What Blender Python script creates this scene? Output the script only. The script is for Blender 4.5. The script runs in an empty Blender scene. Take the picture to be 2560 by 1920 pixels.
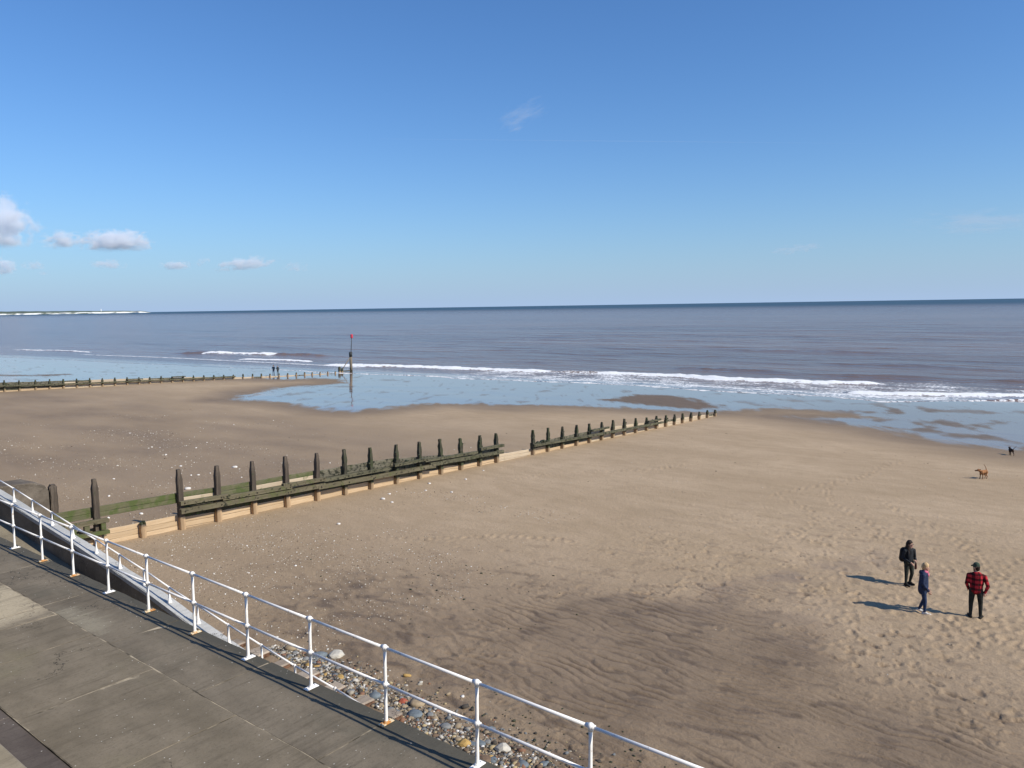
import bpy, bmesh, math, random
import numpy as np
from mathutils import Vector, Matrix

sc = bpy.context.scene
R = math.radians
random.seed(7)
rng = np.random.default_rng(11)

# ------------------------------------------------------------------ camera
# world frame: +X runs along the shore to the right, +Y points out to sea
cam_d = bpy.data.cameras.new('camera')
cam_d.sensor_width = 36.0
cam_d.lens = 36.0 * 1923.0 / 2560.0
cam_d.clip_start = 0.1
cam_d.clip_end = 200000.0
cam = bpy.data.objects.new('camera', cam_d)
sc.collection.objects.link(cam)
cam.matrix_world = (Matrix.Translation((0, 0, 10.0)) @ Matrix.Rotation(R(38.36), 4, 'Z')
                    @ Matrix.Rotation(R(90 - 5.77), 4, 'X') @ Matrix.Rotation(R(-0.895), 4, 'Z'))
sc.camera = cam

# ------------------------------------------------------------------ sky, sun, exposure
SUN_EL = 39.0
SUN_DIR = Vector((0.986, 0.165, 0)).normalized()
sun_az = math.atan2(SUN_DIR.x, SUN_DIR.y)
world = bpy.data.worlds.new('World')
sc.world = world
world.use_nodes = True
wn = world.node_tree
wn.nodes.clear()
w_out = wn.nodes.new('ShaderNodeOutputWorld')
w_bg = wn.nodes.new('ShaderNodeBackground')
w_sky = wn.nodes.new('ShaderNodeTexSky')
w_sky.sky_type = 'NISHITA'
w_sky.sun_disc = False
w_sky.sun_elevation = R(SUN_EL)
w_sky.sun_rotation = sun_az
w_sky.altitude = 0
w_sky.air_density = 1.15
w_sky.dust_density = 0.35
w_sky.ozone_density = 3.2
w_bg.inputs['Strength'].default_value = 0.125
# clear-air tint for the whole dome, and the pale bank of haze that lies low all round the horizon
w_tint = wn.nodes.new('ShaderNodeMix'); w_tint.data_type = 'RGBA'; w_tint.blend_type = 'MULTIPLY'
w_tint.inputs[0].default_value = 1.0
w_tint.inputs[7].default_value = (0.50, 0.77, 1.10, 1)
wn.links.new(w_sky.outputs[0], w_tint.inputs[6])
w_tc = wn.nodes.new('ShaderNodeTexCoord')
w_sep = wn.nodes.new('ShaderNodeSeparateXYZ')
wn.links.new(w_tc.outputs['Generated'], w_sep.inputs[0])
w_m1 = wn.nodes.new('ShaderNodeMath'); w_m1.operation = 'MULTIPLY'; w_m1.inputs[1].default_value = -1 / 0.075
w_abs = wn.nodes.new('ShaderNodeMath'); w_abs.operation = 'ABSOLUTE'
wn.links.new(w_sep.outputs['Z'], w_abs.inputs[0])
wn.links.new(w_abs.outputs[0], w_m1.inputs[0])
w_exp = wn.nodes.new('ShaderNodeMath'); w_exp.operation = 'EXPONENT'
wn.links.new(w_m1.outputs[0], w_exp.inputs[0])
w_hz = wn.nodes.new('ShaderNodeMix'); w_hz.data_type = 'RGBA'
wn.links.new(w_exp.outputs[0], w_hz.inputs[0])
wn.links.new(w_tint.outputs[2], w_hz.inputs[6])
w_hz.inputs[7].default_value = (0.395 / 0.125, 0.540 / 0.125, 0.770 / 0.125, 1)
wn.links.new(w_hz.outputs[2], w_bg.inputs['Color'])
wn.links.new(w_bg.outputs[0], w_out.inputs['Surface'])

sun_d = bpy.data.lights.new('sun', 'SUN')
sun_d.energy = 5.0
sun_d.angle = R(0.53)
sun_d.color = (1.0, 0.93, 0.80)
sun = bpy.data.objects.new('sun', sun_d)
sc.collection.objects.link(sun)
to_sun = Vector((SUN_DIR.x * math.cos(R(SUN_EL)), SUN_DIR.y * math.cos(R(SUN_EL)), math.sin(R(SUN_EL))))
sun.rotation_euler = to_sun.to_track_quat('Z', 'Y').to_euler()
sun.location = to_sun * 60

sc.view_settings.view_transform = 'Standard'
sc.view_settings.look = 'None'
sc.view_settings.exposure = 0.0
sc.view_settings.gamma = 1.0
sc.view_settings.use_curve_mapping = False
sc.render.engine = 'CYCLES'
sc.cycles.volume_bounces = 12
sc.cycles.max_bounces = 12

# ------------------------------------------------------------------ helpers
COL = sc.collection

def link_mesh(name, me, parent=None, mats=None):
    o = bpy.data.objects.new(name, me)
    COL.objects.link(o)
    if mats:
        for m in (mats if isinstance(mats, (list, tuple)) else [mats]):
            me.materials.append(m)
    if parent is not None:
        o.parent = parent
    return o

def empty(name, loc=(0, 0, 0), rz=0.0):
    o = bpy.data.objects.new(name, None)
    COL.objects.link(o)
    o.location = loc
    o.rotation_euler = (0, 0, rz)
    o.empty_display_size = 0.2
    return o

def tag(o, label=None, cat=None, group=None, kind=None):
    if label: o['label'] = label
    if cat: o['category'] = cat
    if group: o['group'] = group
    if kind: o['kind'] = kind
    return o

def mesh_np(name, verts, quads=None, faces=None, smooth=True):
    me = bpy.data.meshes.new(name)
    if quads is not None:
        nv, nf = len(verts), len(quads)
        me.vertices.add(nv)
        me.vertices.foreach_set('co', np.asarray(verts, np.float32).ravel())
        me.loops.add(nf * 4)
        me.loops.foreach_set('vertex_index', np.asarray(quads, np.int32).ravel())
        me.polygons.add(nf)
        me.polygons.foreach_set('loop_start', np.arange(0, nf * 4, 4, dtype=np.int32))
        me.polygons.foreach_set('loop_total', np.full(nf, 4, np.int32))
        me.update(calc_edges=True)
    else:
        me.from_pydata([tuple(v) for v in verts], [], faces)
        me.update()
    if smooth:
        me.polygons.foreach_set('use_smooth', np.ones(len(me.polygons), bool))
    return me

def bm_mesh(bm, name, smooth=False):
    bmesh.ops.recalc_face_normals(bm, faces=bm.faces)
    me = bpy.data.meshes.new(name)
    bm.to_mesh(me)
    bm.free()
    if smooth:
        me.polygons.foreach_set('use_smooth', np.ones(len(me.polygons), bool))
    return me

def bm_box(bm, lo, hi, bevel=0.0, jit=0.0, rnd=random):
    x0, y0, z0 = lo; x1, y1, z1 = hi
    vs = [bm.verts.new((x + rnd.uniform(-jit, jit), y + rnd.uniform(-jit, jit), z + rnd.uniform(-jit, jit)))
          for x, y, z in [(x0, y0, z0), (x1, y0, z0), (x1, y1, z0), (x0, y1, z0), (x0, y0, z1), (x1, y0, z1), (x1, y1, z1), (x0, y1, z1)]]
    fs = [bm.faces.new([vs[i] for i in f]) for f in ((0, 3, 2, 1), (4, 5, 6, 7), (0, 1, 5, 4), (1, 2, 6, 5), (2, 3, 7, 6), (3, 0, 4, 7))]
    if bevel > 0:
        es = list({e for f in fs for e in f.edges})
        bmesh.ops.bevel(bm, geom=es, offset=bevel, segments=1, affect='EDGES')

def box_mesh(name, lo, hi, bevel=0.0, jit=0.0):
    bm = bmesh.new()
    bm_box(bm, lo, hi, bevel, jit)
    return bm_mesh(bm, name)

def frame_from(axis):
    a = Vector(axis).normalized()
    t = Vector((0, 0, 1)) if abs(a.z) < 0.9 else Vector((0, 1, 0))
    u = t.cross(a).normalized()
    return u, a.cross(u), a

def bm_tube(bm, pts, radii, seg=10, caps=True, sx=1.0, sy=1.0):
    pts = [Vector(p) for p in pts]
    rings = []
    for i, p in enumerate(pts):
        a = pts[min(i + 1, len(pts) - 1)] - pts[max(i - 1, 0)]
        u, v, _ = frame_from(a)
        r = radii[i] if hasattr(radii, '__len__') else radii
        rings.append([bm.verts.new(p + (u * math.cos(t) * sx + v * math.sin(t) * sy) * r)
                      for t in [2 * math.pi * k / seg for k in range(seg)]])
    for A, B in zip(rings, rings[1:]):
        for k in range(seg):
            bm.faces.new([A[k], A[(k + 1) % seg], B[(k + 1) % seg], B[k]])
    if caps:
        bm.faces.new(rings[0][::-1]); bm.faces.new(rings[-1])

def tube_mesh(name, pts, radii, seg=10, smooth=True):
    bm = bmesh.new()
    bm_tube(bm, pts, radii, seg)
    return bm_mesh(bm, name, smooth)

def bm_ball(bm, c, r, seg=10, rings=7, scale=(1, 1, 1)):
    bmesh.ops.create_uvsphere(bm, u_segments=seg, v_segments=rings, radius=r,
                              matrix=Matrix.Translation(c) @ Matrix.Diagonal((*scale, 1)))

# ---- numpy noise
_perm = np.random.default_rng(3).permutation(4096)
_perm = np.concatenate([_perm, _perm])
def _h(ix, iy, seed):
    return _perm[(_perm[(ix + seed * 131) & 4095] + iy) & 4095]
def perlin(x, y, seed=0):
    xi = np.floor(x).astype(np.int64); yi = np.floor(y).astype(np.int64)
    xf = x - xi; yf = y - yi
    u = xf * xf * xf * (xf * (xf * 6 - 15) + 10); v = yf * yf * yf * (yf * (yf * 6 - 15) + 10)
    def g(ix, iy, dx, dy):
        a = _h(ix, iy, seed) * (2 * math.pi / 4096)
        return np.cos(a) * dx + np.sin(a) * dy
    n00 = g(xi, yi, xf, yf); n10 = g(xi + 1, yi, xf - 1, yf)
    n01 = g(xi, yi + 1, xf, yf - 1); n11 = g(xi + 1, yi + 1, xf - 1, yf - 1)
    return ((n00 * (1 - u) + n10 * u) * (1 - v) + (n01 * (1 - u) + n11 * u) * v) * 1.4
def fbm(x, y, octv=4, seed=0, gain=0.5):
    s = 0; a = 1.0; t = 0
    for k in range(octv):
        s = s + a * perlin(x * 2 ** k, y * 2 ** k, seed + k * 7); t += a; a *= gain
    return s / t
def sstep(a, b, x):
    t = np.clip((x - a) / (b - a), 0, 1)
    return t * t * (3 - 2 * t)

def poly_sd(px, py, poly):
    """signed distance, positive inside"""
    d = np.full(px.shape, 1e9); ins = np.zeros(px.shape, bool)
    n = len(poly)
    for i in range(n):
        ax, ay = poly[i]; bx, by = poly[(i + 1) % n]
        ex, ey = bx - ax, by - ay
        t = np.clip(((px - ax) * ex + (py - ay) * ey) / (ex * ex + ey * ey + 1e-12), 0, 1)
        d = np.minimum(d, (px - ax - t * ex) ** 2 + (py - ay - t * ey) ** 2)
        c = ((ay > py) != (by > py))
        if ey != 0:
            ins ^= c & (px < ex * (py - ay) / ey + ax)
    d = np.sqrt(d)
    return np.where(ins, d, -d)
def line_sd(px, py, pts):
    """distance to polyline and param 0..1 along it"""
    d = np.full(px.shape, 1e9); tt = np.zeros(px.shape)
    n = len(pts) - 1
    for i in range(n):
        ax, ay = pts[i]; bx, by = pts[i + 1]
        ex, ey = bx - ax, by - ay
        t = np.clip(((px - ax) * ex + (py - ay) * ey) / (ex * ex + ey * ey), 0, 1)
        q = np.hypot(px - ax - t * ex, py - ay - t * ey)
        m = q < d
        d = np.where(m, q, d); tt = np.where(m, (i + t) / n, tt)
    return d, tt

# ---- materials
def new_mat(name):
    m = bpy.data.materials.new(name)
    m.use_nodes = True
    nt = m.node_tree
    nt.nodes.clear()
    return m, nt

class NT:
    def __init__(self, nt):
        self.nt = nt
    def n(self, t, **kw):
        nd = self.nt.nodes.new(t)
        ins = kw.pop('ins', {})
        for k, v in kw.items():
            setattr(nd, k, v)
        for k, v in ins.items():
            self.put(nd.inputs[k], v)
        return nd
    def put(self, sock, v):
        if hasattr(v, 'is_output') or isinstance(v, bpy.types.NodeSocket):
            self.nt.links.new(v, sock)
        else:
            sock.default_value = v
    def math(self, op, a, b=0.0, c=None, clamp=False):
        nd = self.n('ShaderNodeMath', operation=op, use_clamp=clamp)
        self.put(nd.inputs[0], a); self.put(nd.inputs[1], b)
        if c is not None: self.put(nd.inputs[2], c)
        return nd.outputs[0]
    def mix(self, f, a, b):
        nd = self.n('ShaderNodeMix', data_type='RGBA')
        self.put(nd.inputs[0], f); self.put(nd.inputs[6], a); self.put(nd.inputs[7], b)
        return nd.outputs[2]
    def mixf(self, f, a, b):
        nd = self.n('ShaderNodeMix', data_type='FLOAT')
        self.put(nd.inputs[0], f); self.put(nd.inputs[2], a); self.put(nd.inputs[3], b)
        return nd.outputs[0]
    def coord(self, scale=(1, 1, 1), rot=(0, 0, 0), kind='Object'):
        tc = self.n('ShaderNodeTexCoord')
        mp = self.n('ShaderNodeMapping')
        mp.inputs['Scale'].default_value = scale
        mp.inputs['Rotation'].default_value = rot
        self.nt.links.new(tc.outputs[kind], mp.inputs[0])
        return mp.outputs[0]
    def noise(self, vec, scale, detail=4.0, rough=0.5, dist=0.0):
        nd = self.n('ShaderNodeTexNoise')
        self.put(nd.inputs['Vector'], vec)
        nd.inputs['Scale'].default_value = scale
        nd.inputs['Detail'].default_value = detail
        nd.inputs['Roughness'].default_value = rough
        nd.inputs['Distortion'].default_value = dist
        return nd.outputs[0]
    def ramp(self, f, a, b, lo=0.0, hi=1.0):
        nd = self.n('ShaderNodeMapRange', clamp=True, interpolation_type='SMOOTHSTEP')
        self.put(nd.inputs[0], f)
        for i, v in ((1, a), (2, b), (3, lo), (4, hi)):
            self.put(nd.inputs[i], v)
        return nd.outputs[0]
    def attr(self, name):
        return self.n('ShaderNodeAttribute', attribute_name=name).outputs['Fac']
    def bump(self, h, strength=0.5, dist=0.02, normal=None):
        nd = self.n('ShaderNodeBump')
        self.put(nd.inputs['Strength'], strength); self.put(nd.inputs['Distance'], dist)
        self.put(nd.inputs['Height'], h)
        if normal is not None: self.put(nd.inputs['Normal'], normal)
        return nd.outputs[0]
    def bsdf(self, color, rough=0.8, normal=None, spec=0.3, ior=1.45, metal=0.0):
        nd = self.n('ShaderNodeBsdfPrincipled')
        self.put(nd.inputs['Base Color'], (*color, 1) if isinstance(color, tuple) and len(color) == 3 else color)
        self.put(nd.inputs['Roughness'], rough)
        self.put(nd.inputs['IOR'], ior)
        self.put(nd.inputs['Specular IOR Level'], spec)
        self.put(nd.inputs['Metallic'], metal)
        if normal is not None: self.put(nd.inputs['Normal'], normal)
        return nd.outputs[0]
    def out(self, s):
        o = self.n('ShaderNodeOutputMaterial')
        self.nt.links.new(s, o.inputs['Surface'])

def c4(r, g, b): return (r, g, b, 1.0)

def mat_simple(name, col, rough=0.8, var=0.25, scale=6.0, bump=0.0, spec=0.3, bscale=30.0):
    m, nt = new_mat(name); N = NT(nt)
    v = N.coord()
    f = N.noise(v, scale, 5)
    c = N.mix(N.ramp(f, 0.3, 0.7), c4(*[k * (1 - var) for k in col]), c4(*[min(1, k * (1 + var)) for k in col]))
    nrm = N.bump(N.noise(v, bscale, 4), bump, 0.01) if bump else None
    N.out(N.bsdf(c, rough, nrm, spec))
    return m

# ------------------------------------------------------------------ beach height
WET = [(60, 72), (10, 71), (-1.9, 70), (-5.3, 69.3), (-7.65, 69.3), (-10.2, 69.9), (-12.55, 71.2), (-16.6, 75.9), (-22.2, 77),
       (-27.35, 79.4), (-23.5, 81.3), (-19.6, 84.7), (-24.5, 87.5), (-29.7, 87.9), (-33.2, 82.8), (-33.7, 79.1), (-36.3, 77.4),
       (-41, 76), (-47, 75.8), (-51.5, 73), (-54.3, 70), (-54.9, 68.8), (-60, 68), (-64.2, 66.2), (-64.1, 61.9), (-64.4, 57.6),
       (-64.4, 53.3), (-66.6, 52.6), (-74.5, 54), (-80.9, 54.4), (-86, 52.5), (-94.5, 63.3), (-97.9, 71.1), (-97.6, 80.3),
       (-99, 81), (-106.7, 84), (-111.6, 81.1), (-111, 77), (-116, 76), (-121, 70), (-124, 60), (-129, 50), (-138, 43), (-160, 39),
       (-260, 34), (-600, 30), (-600, 400), (60, 400)]
BAR1 = [(-50.9, 83.5), (-51.2, 92.2), (-47.5, 95), (-40.4, 89), (-36.5, 84.5), (-37.5, 80.0), (-42.5, 81.0)]
BAR2 = [(-157, 48.6), (-152.2, 52.6), (-150.4, 55.5), (-149.9, 60), (-151.4, 60), (-152.6, 56), (-156, 51.5), (-166, 48.5)]
DAMP = [(-15.8, 18.6), (-15.6, 19.9), (-13.5, 21.8), (-10.9, 23.6), (-9.3, 28.1), (-7.6, 33.3), (-7.0, 31.9), (-7.8, 28.7), (-8.4, 24.6),
        (-6.5, 21.9), (-4.3, 20.1), (-0.9, 19.6), (6, 19), (6, 15), (-0.8, 14.9), (-6.2, 13.0), (-9, 13.2), (-11.6, 14.8), (-14.5, 17.1)]
DAMP2 = [(-20.9, 12.6), (-23.1, 17.6), (-20, 19.4), (-15.2, 18), (-11, 14.6), (-8.2, 13.2), (4, 13.4), (4, 10), (-11.2, 10), (-16, 10.5)]
GX = -32.65          # near groyne line
GX2 = -118.3         # far groyne line

def beach_plane(X, Y):
    return -0.034 * (Y - 25.0)

def beach_masks(X, Y):
    n1 = fbm(X * 0.10 + 3, Y * 0.22, 4, 21)
    n2 = fbm(X * 0.5, Y * 0.35, 3, 29)
    sd0 = poly_sd(X, Y, WET)
    sd = np.minimum(sd0, -poly_sd(X, Y, BAR1))
    sd = np.minimum(sd, -poly_sd(X, Y, BAR2))
    right = sstep(-40, -18, X) * sstep(112, 92, Y)
    streak = fbm(X * 0.75 + Y * 0.55, Y * 0.16 - X * 0.05, 3, 35)
    film = sstep(-0.7, 1.5, sd + n1 * 2.4 + n2 * 0.9 + streak * 2.2)
    patch = fbm(X * 0.24 + Y * 0.10 + 9, Y * 0.13 - X * 0.05, 4, 33)
    film = film * (1 - right * (0.18 + 0.72 * sstep(0.02, 0.26, patch)))
    film = film * (1 - 0.40 * sstep(0.24, 0.42, patch) * sstep(40, 14, sd)) * (1 - 0.30 * sstep(0.30, 0.46, streak))
    dmp_edge = sstep(-10, 0.5, sd0 + n1 * 3)
    d1 = poly_sd(X, Y, DAMP) + n2 * 1.3 + n1 * 1.0
    d2 = poly_sd(X, Y, DAMP2) + n2 * 1.2
    arm = sstep(24.0, 26.5, Y)
    pond = sstep(-1.6, 1.4, d1) * (1 - arm * (0.45 + 0.45 * sstep(-0.1, 0.25, fbm(X * 0.9, Y * 0.6, 3, 37))))
    near = sstep(29, 15, Y) * np.interp(X, [-34, -24, -16], [0.2, 0.40, 0.85])
    smear = fbm(X * 0.8 + Y * 0.3, Y * 1.5 - X * 0.4, 4, 39)
    left = sstep(-31, -36, X) * (0.55 + 0.45 * n1) * sstep(62, 34, Y)
    damp = np.maximum.reduce([dmp_edge * (0.85 + 0.3 * sstep(0, 3, sd0)), pond * (0.82 + 0.3 * n2), sstep(-3.0, 2.0, d2) * (0.70 + 0.7 * smear), left, near * (0.9 + 0.5 * n2)])
    damp = damp + 0.35 * sstep(0.12, 0.42, smear) * sstep(-14, -2, d1) * sstep(60, 35, Y) * (Y < 60)
    wetsheen = np.clip(pond * (0.16 + 0.35 * n2), 0, 0.35) * sstep(40, 30, Y)
    return np.maximum(film, wetsheen), np.clip(damp, 0, 1.15), pond, d1, d2

_r2 = np.random.default_rng(5)
PRINTS = []
# trails of footprints: around the standing group, along the trodden belts and across the upper beach
def trail(x0, y0, x1, y1, wob, step=0.36, dbl=0.12):
    L = math.hypot(x1 - x0, y1 - y0); n = int(L / step)
    for i in range(n):
        t = i / max(1, n); s = dbl if i % 2 else -dbl
        px = x0 + (x1 - x0) * t + (-(y1 - y0) / L) * s + math.sin(t * 7 + x0) * wob + _r2.normal(0, .03)
        py = y0 + (y1 - y0) * t + ((x1 - x0) / L) * s + math.cos(t * 5 + y0) * wob + _r2.normal(0, .03)
        PRINTS.append((px, py, _r2.uniform(.10, .15), _r2.uniform(.018, .040)))
for a in [(-2, 31, -9, 44, .5), (-3, 30, -1, 46, .4), (3, 22, -4, 27, .2), (-6, 30, -14, 50, .8),
          (-28, 36, -22, 48, .6), (-25, 22, -18, 27, .3), (5, 26, -3, 33, .4), (-1, 27, 3, 40, .4), (-9, 33, -14, 41, .8),
          (-5, 27, -5, 33, .3), (-14, 42, -11, 58, .5)]:
    trail(*a)
for _ in range(260):
    PRINTS.append((_r2.normal(-4, 2.6), _r2.normal(27.5, 3.2), _r2.uniform(.08, .16), _r2.uniform(.010, .032)))
for _ in range(160):
    PRINTS.append((_r2.uniform(-24, 2), _r2.uniform(22, 44), _r2.uniform(.07, .15), _r2.uniform(.008, .025)))
PRINTS = np.array(PRINTS)

def beach_z(X, Y, detail=True, want=False):
    X = np.asarray(X, float); Y = np.asarray(Y, float)
    z = beach_plane(X, Y)
    r = np.hypot(X, Y)
    near = sstep(95, 30, r)
    z = z + 0.045 * fbm(X * 0.09, Y * 0.13, 3, 41) * sstep(6, 16, Y) * sstep(110, 60, Y)
    trough = np.zeros_like(z)
    if detail:
        m = Y < 75
        x, y = X[m], Y[m]
        film, damp, pond, d1, d2 = beach_masks(x, y)
        nr = near[m]
        # wave ripples in the shallow hollow, crests along the shore
        wx = fbm(x * 0.45, y * 0.9, 3, 51) * 0.55 + fbm(x * 1.7, y * 2.2, 2, 53) * 0.12
        lam = 0.36 + 0.10 * fbm(x * 0.12, y * 0.12, 2, 55)
        ph = (y + wx + 0.10 * x) / 0.36
        ph2 = (y + wx * 0.8 - 0.05 * x + 3.3) / 0.24
        fin = sstep(-0.1, 0.3, fbm(x * 0.22, y * 0.22, 2, 56) + (x + 8) * 0.03)
        rip = np.sin(2 * np.pi * ph) + 0.4 * np.sin(4 * np.pi * ph + 0.9)
        rip = rip * (1 - fin) + 0.7 * np.sin(2 * np.pi * ph2) * fin
        amp = 0.35 + 0.65 * sstep(-0.25, 0.35, fbm(x * 0.35, y * 0.35, 2, 57))
        ripm = sstep(-2.2, 0.8, d1) * nr * sstep(28, 25, y)
        dz = rip * 0.0165 * amp * ripm
        trough[m] = 0.8 * ripm * amp * sstep(-0.45, -1.1, rip)
        # pitted, trodden belt round the hollow
        belt = sstep(-12, -1.0, d1) * (1 - 0.8 * sstep(-0.3, 1.2, d1)) * nr * sstep(-20, -12, x + 0.35 * (y - 20))
        belt = belt * (0.55 + 0.9 * sstep(-0.2, 0.4, fbm(x * 0.3, y * 0.3, 2, 59)))
        pit = fbm(x * 1.9, y * 2.3, 4, 61, 0.62)
        pr1 = sstep(0.10, 0.42, pit); pr2 = sstep(0.12, 0.45, fbm(x * 2.6 + 7, y * 2.0, 3, 63, 0.6))
        dz = dz + (-0.042 * pr1 + 0.030 * pr2) * belt
        trough[m] = np.maximum(trough[m], 0.55 * pr1 * belt)  # pit floors get a darker sand colour too
        # current-scoured small bedforms next to the wall
        bel2 = sstep(-2, 1.0, d2) * nr
        wx2 = fbm(x * 0.8, y * 1.0, 3, 67) * 0.6
        dz = dz + bel2 * 0.012 * np.sin(2 * np.pi * (y * 1.6 + x * 0.5 + wx2 * 2.2))
        dz = dz + 0.016 * fbm(x * 0.55, y * 1.0, 4, 71) * nr + 0.006 * fbm(x * 3.1, y * 3.5, 3, 73) * nr
        # footprints
        pr = np.zeros_like(dz)
        idx = np.where((y < 62) & (x > -32) & (x < 10))[0]
        order = idx[np.argsort(y[idx])]; ys = y[order]
        for fx, fy, fr, fd in PRINTS:
            a, b = np.searchsorted(ys, (fy - 0.5, fy + 0.5))
            k = order[a:b]
            q = ((x[k] - fx) ** 2 + ((y[k] - fy) * 0.75) ** 2) / (fr * fr)
            pr[k] += np.where(q < 6, -fd * np.exp(-q) + fd * 0.55 * np.exp(-(np.sqrt(q) - 1.5) ** 2 * 4), 0)
        dz = dz + pr
        # low bank of shingle against the toe of the wall, scour round the timber groyne
        dz = dz + 0.10 * sstep(13.0, 11.6, y) * (0.7 + 0.5 * fbm(x * .5, y * .5, 2, 79))
        z = z.copy(); z[m] = z[m] + dz
    return (z, trough) if want else z

def zb1(x, y):
    return float(beach_z(np.array([x]), np.array([y]))[0])

# camera-centred fan: fine where the eye is, coarse outside
AX0 = math.pi / 2 + R(38.36)
def fan(az_dense, n_dense, az_wide, n_wide, radii):
    a = np.concatenate([np.linspace(-az_wide, -az_dense, n_wide, endpoint=False), np.linspace(-az_dense, az_dense, n_dense),
                        np.linspace(az_dense, az_wide, n_wide + 1)[1:]])
    ang = AX0 - np.radians(a)
    A, Rr = np.meshgrid(ang, radii)
    X = np.cos(A) * Rr; Y = np.sin(A) * Rr
    nr, nc = X.shape
    i = np.arange(nr * nc).reshape(nr, nc)
    q = np.stack([i[:-1, :-1], i[:-1, 1:], i[1:, 1:], i[1:, :-1]], -1).reshape(-1, 4)[:, ::-1]
    return X.ravel(), Y.ravel(), q

def add_attr(me, name, vals):
    at = me.attributes.new(name, 'FLOAT', 'POINT')
    at.data.foreach_set('value', np.asarray(vals, np.float32))

# ---- sand material
def make_sand():
    m, nt = new_mat('sand'); N = NT(nt)
    v = N.coord()
    film, damp = N.attr('film'), N.attr('damp')
    big = N.noise(N.coord((0.09, 0.16, 0.1)), 1.0, 5, 0.55)
    mid = N.noise(N.coord((0.7, 1.3, 1.0)), 1.0, 6, 0.6)
    fine = N.noise(v, 22.0, 4, 0.65)
    dry = N.mix(N.ramp(big, 0.32, 0.68), c4(0.420, 0.308, 0.198), c4(0.503, 0.374, 0.248))
    dry = N.mix(N.ramp(mid, 0.35, 0.75, 0.0, 0.45), dry, c4(0.315, 0.232, 0.140))
    dry = N.mix(N.ramp(fine, 0.38, 0.66, 0.0, 0.5), dry, c4(0.255, 0.185, 0.110))
    dampc = N.mix(N.ramp(mid, 0.3, 0.7), c4(0.158, 0.110, 0.067), c4(0.218, 0.155, 0.098))
    c = N.mix(N.math('MINIMUM', damp, 1.0), dry, dampc)
    c = N.mix(N.ramp(damp, 0.95, 1.25, 0.0, 0.45), c, c4(0.095, 0.066, 0.046))
    b1 = N.noise(N.coord((1.0, 1.5, 1.0)), 5.0, 6, 0.62)
    dist = N.n('ShaderNodeCameraData')
    h = N.math('ADD', N.math('MULTIPLY', b1, 0.7), N.math('MULTIPLY', fine, 0.3))
    nrm = N.bump(h, 0.8, 0.075)
    dcl = N.math('MINIMUM', damp, 1.0)
    sand = N.bsdf(c, N.mixf(dcl, 0.92, 0.66), nrm, N.mixf(dcl, 0.15, 0.35))
    fr = N.noise(N.coord((0.25, 0.5, 1)), 1.0, 4, 0.6)
    nrm2 = N.bump(N.noise(N.coord((0.6, 1.6, 1)), 1.2, 3, 0.5), 0.05, 0.02)
    wet = N.bsdf(c4(0.215, 0.145, 0.12), N.ramp(fr, 0.3, 0.7, 0.03, 0.10), nrm2, 1.0, 1.5)
    mx = N.n('ShaderNodeMixShader')
    N.put(mx.inputs[0], film); nt.links.new(sand, mx.inputs[1]); nt.links.new(wet, mx.inputs[2])
    N.out(mx.outputs[0])
    return m

radii = 10.0 / np.concatenate([np.linspace(1.15, 0.82, 30, endpoint=False), np.linspace(0.82, 0.036, 740)])
X, Y, Q = fan(37.0, 820, 82.0, 45, radii)
keep_y = Y > 6.0
Z, trough = beach_z(X, Y, True, True)
film, damp, pond, d1, d2 = beach_masks(X, Y)
film = film * sstep(20, 30, Y)
qk = keep_y[Q].all(1)
me = mesh_np('beach', np.stack([X, Y, Z], 1), Q[qk])
damp = np.clip(damp + trough * 0.55, 0, 1.25)
add_attr(me, 'film', film); add_attr(me, 'damp', damp)
beach = link_mesh('beach', me, None, make_sand())
tag(beach, 'wide tan sandy beach with damp hollows and wet mirror-like lower edge', kind='structure')

# ------------------------------------------------------------------ sea
SEA = -3.0
SWASH = [(-700, 20), (-312.4, 67.9), (-243.4, 79.1), (-213.8, 83.7), (-160.5, 90.9), (-143.9, 93.3), (-129.3, 95.1), (-120, 96.5), (-110.2, 98.8),
         (-98.1, 100.5), (-86.8, 100.8), (-68.2, 106.3), (-59.4, 106.8), (-48.6, 105.1), (-39.2, 106.6), (-30.8, 106.6), (-22.6, 103.7),
         (-16.4, 111.2), (-9.2, 116.9), (0.4, 120), (60, 121), (400, 125)]
B_MAIN = [(-148.4, 113.1), (-130.4, 117), (-123.8, 119.1), (-104.8, 121.7), (-92.6, 122.6), (-88.1, 123.9), (-74.4, 126.2), (-62.9, 127.7), (-52.6, 125.6), (-36.9, 127.4), (-27.1, 130.7)]
B_FAR = [(-218.5, 125.5), (-205.4, 129.3), (-190, 132.3)]
B_FARDARK = [(-236, 121), (-218.5, 125.5), (-190, 132.3), (-181.4, 134.3), (-160, 135)]
B_2 = [(-185.4, 116.3), (-171.3, 118.1), (-156.7, 119)]
B_2F = [(-250, 102), (-230.7, 105.8), (-203.3, 109.5), (-173, 111), (-147.4, 112.3), (-130, 112)]
B_LEFT = [(-309.4, 104.3), (-289.9, 110.1), (-266, 113.2)]
B_RIGHT = [(-31.2, 115.4), (-23.9, 116.8), (-16.8, 119.9), (-9.7, 122.5), (2, 126), (30, 131)]
SW1 = [(-82, 140.5), (-60, 143.3), (-36, 140)]
SW2 = [(-44, 139.5), (-22, 143)]
SW3 = [(-17, 142.2), (-6, 145)]

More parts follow.
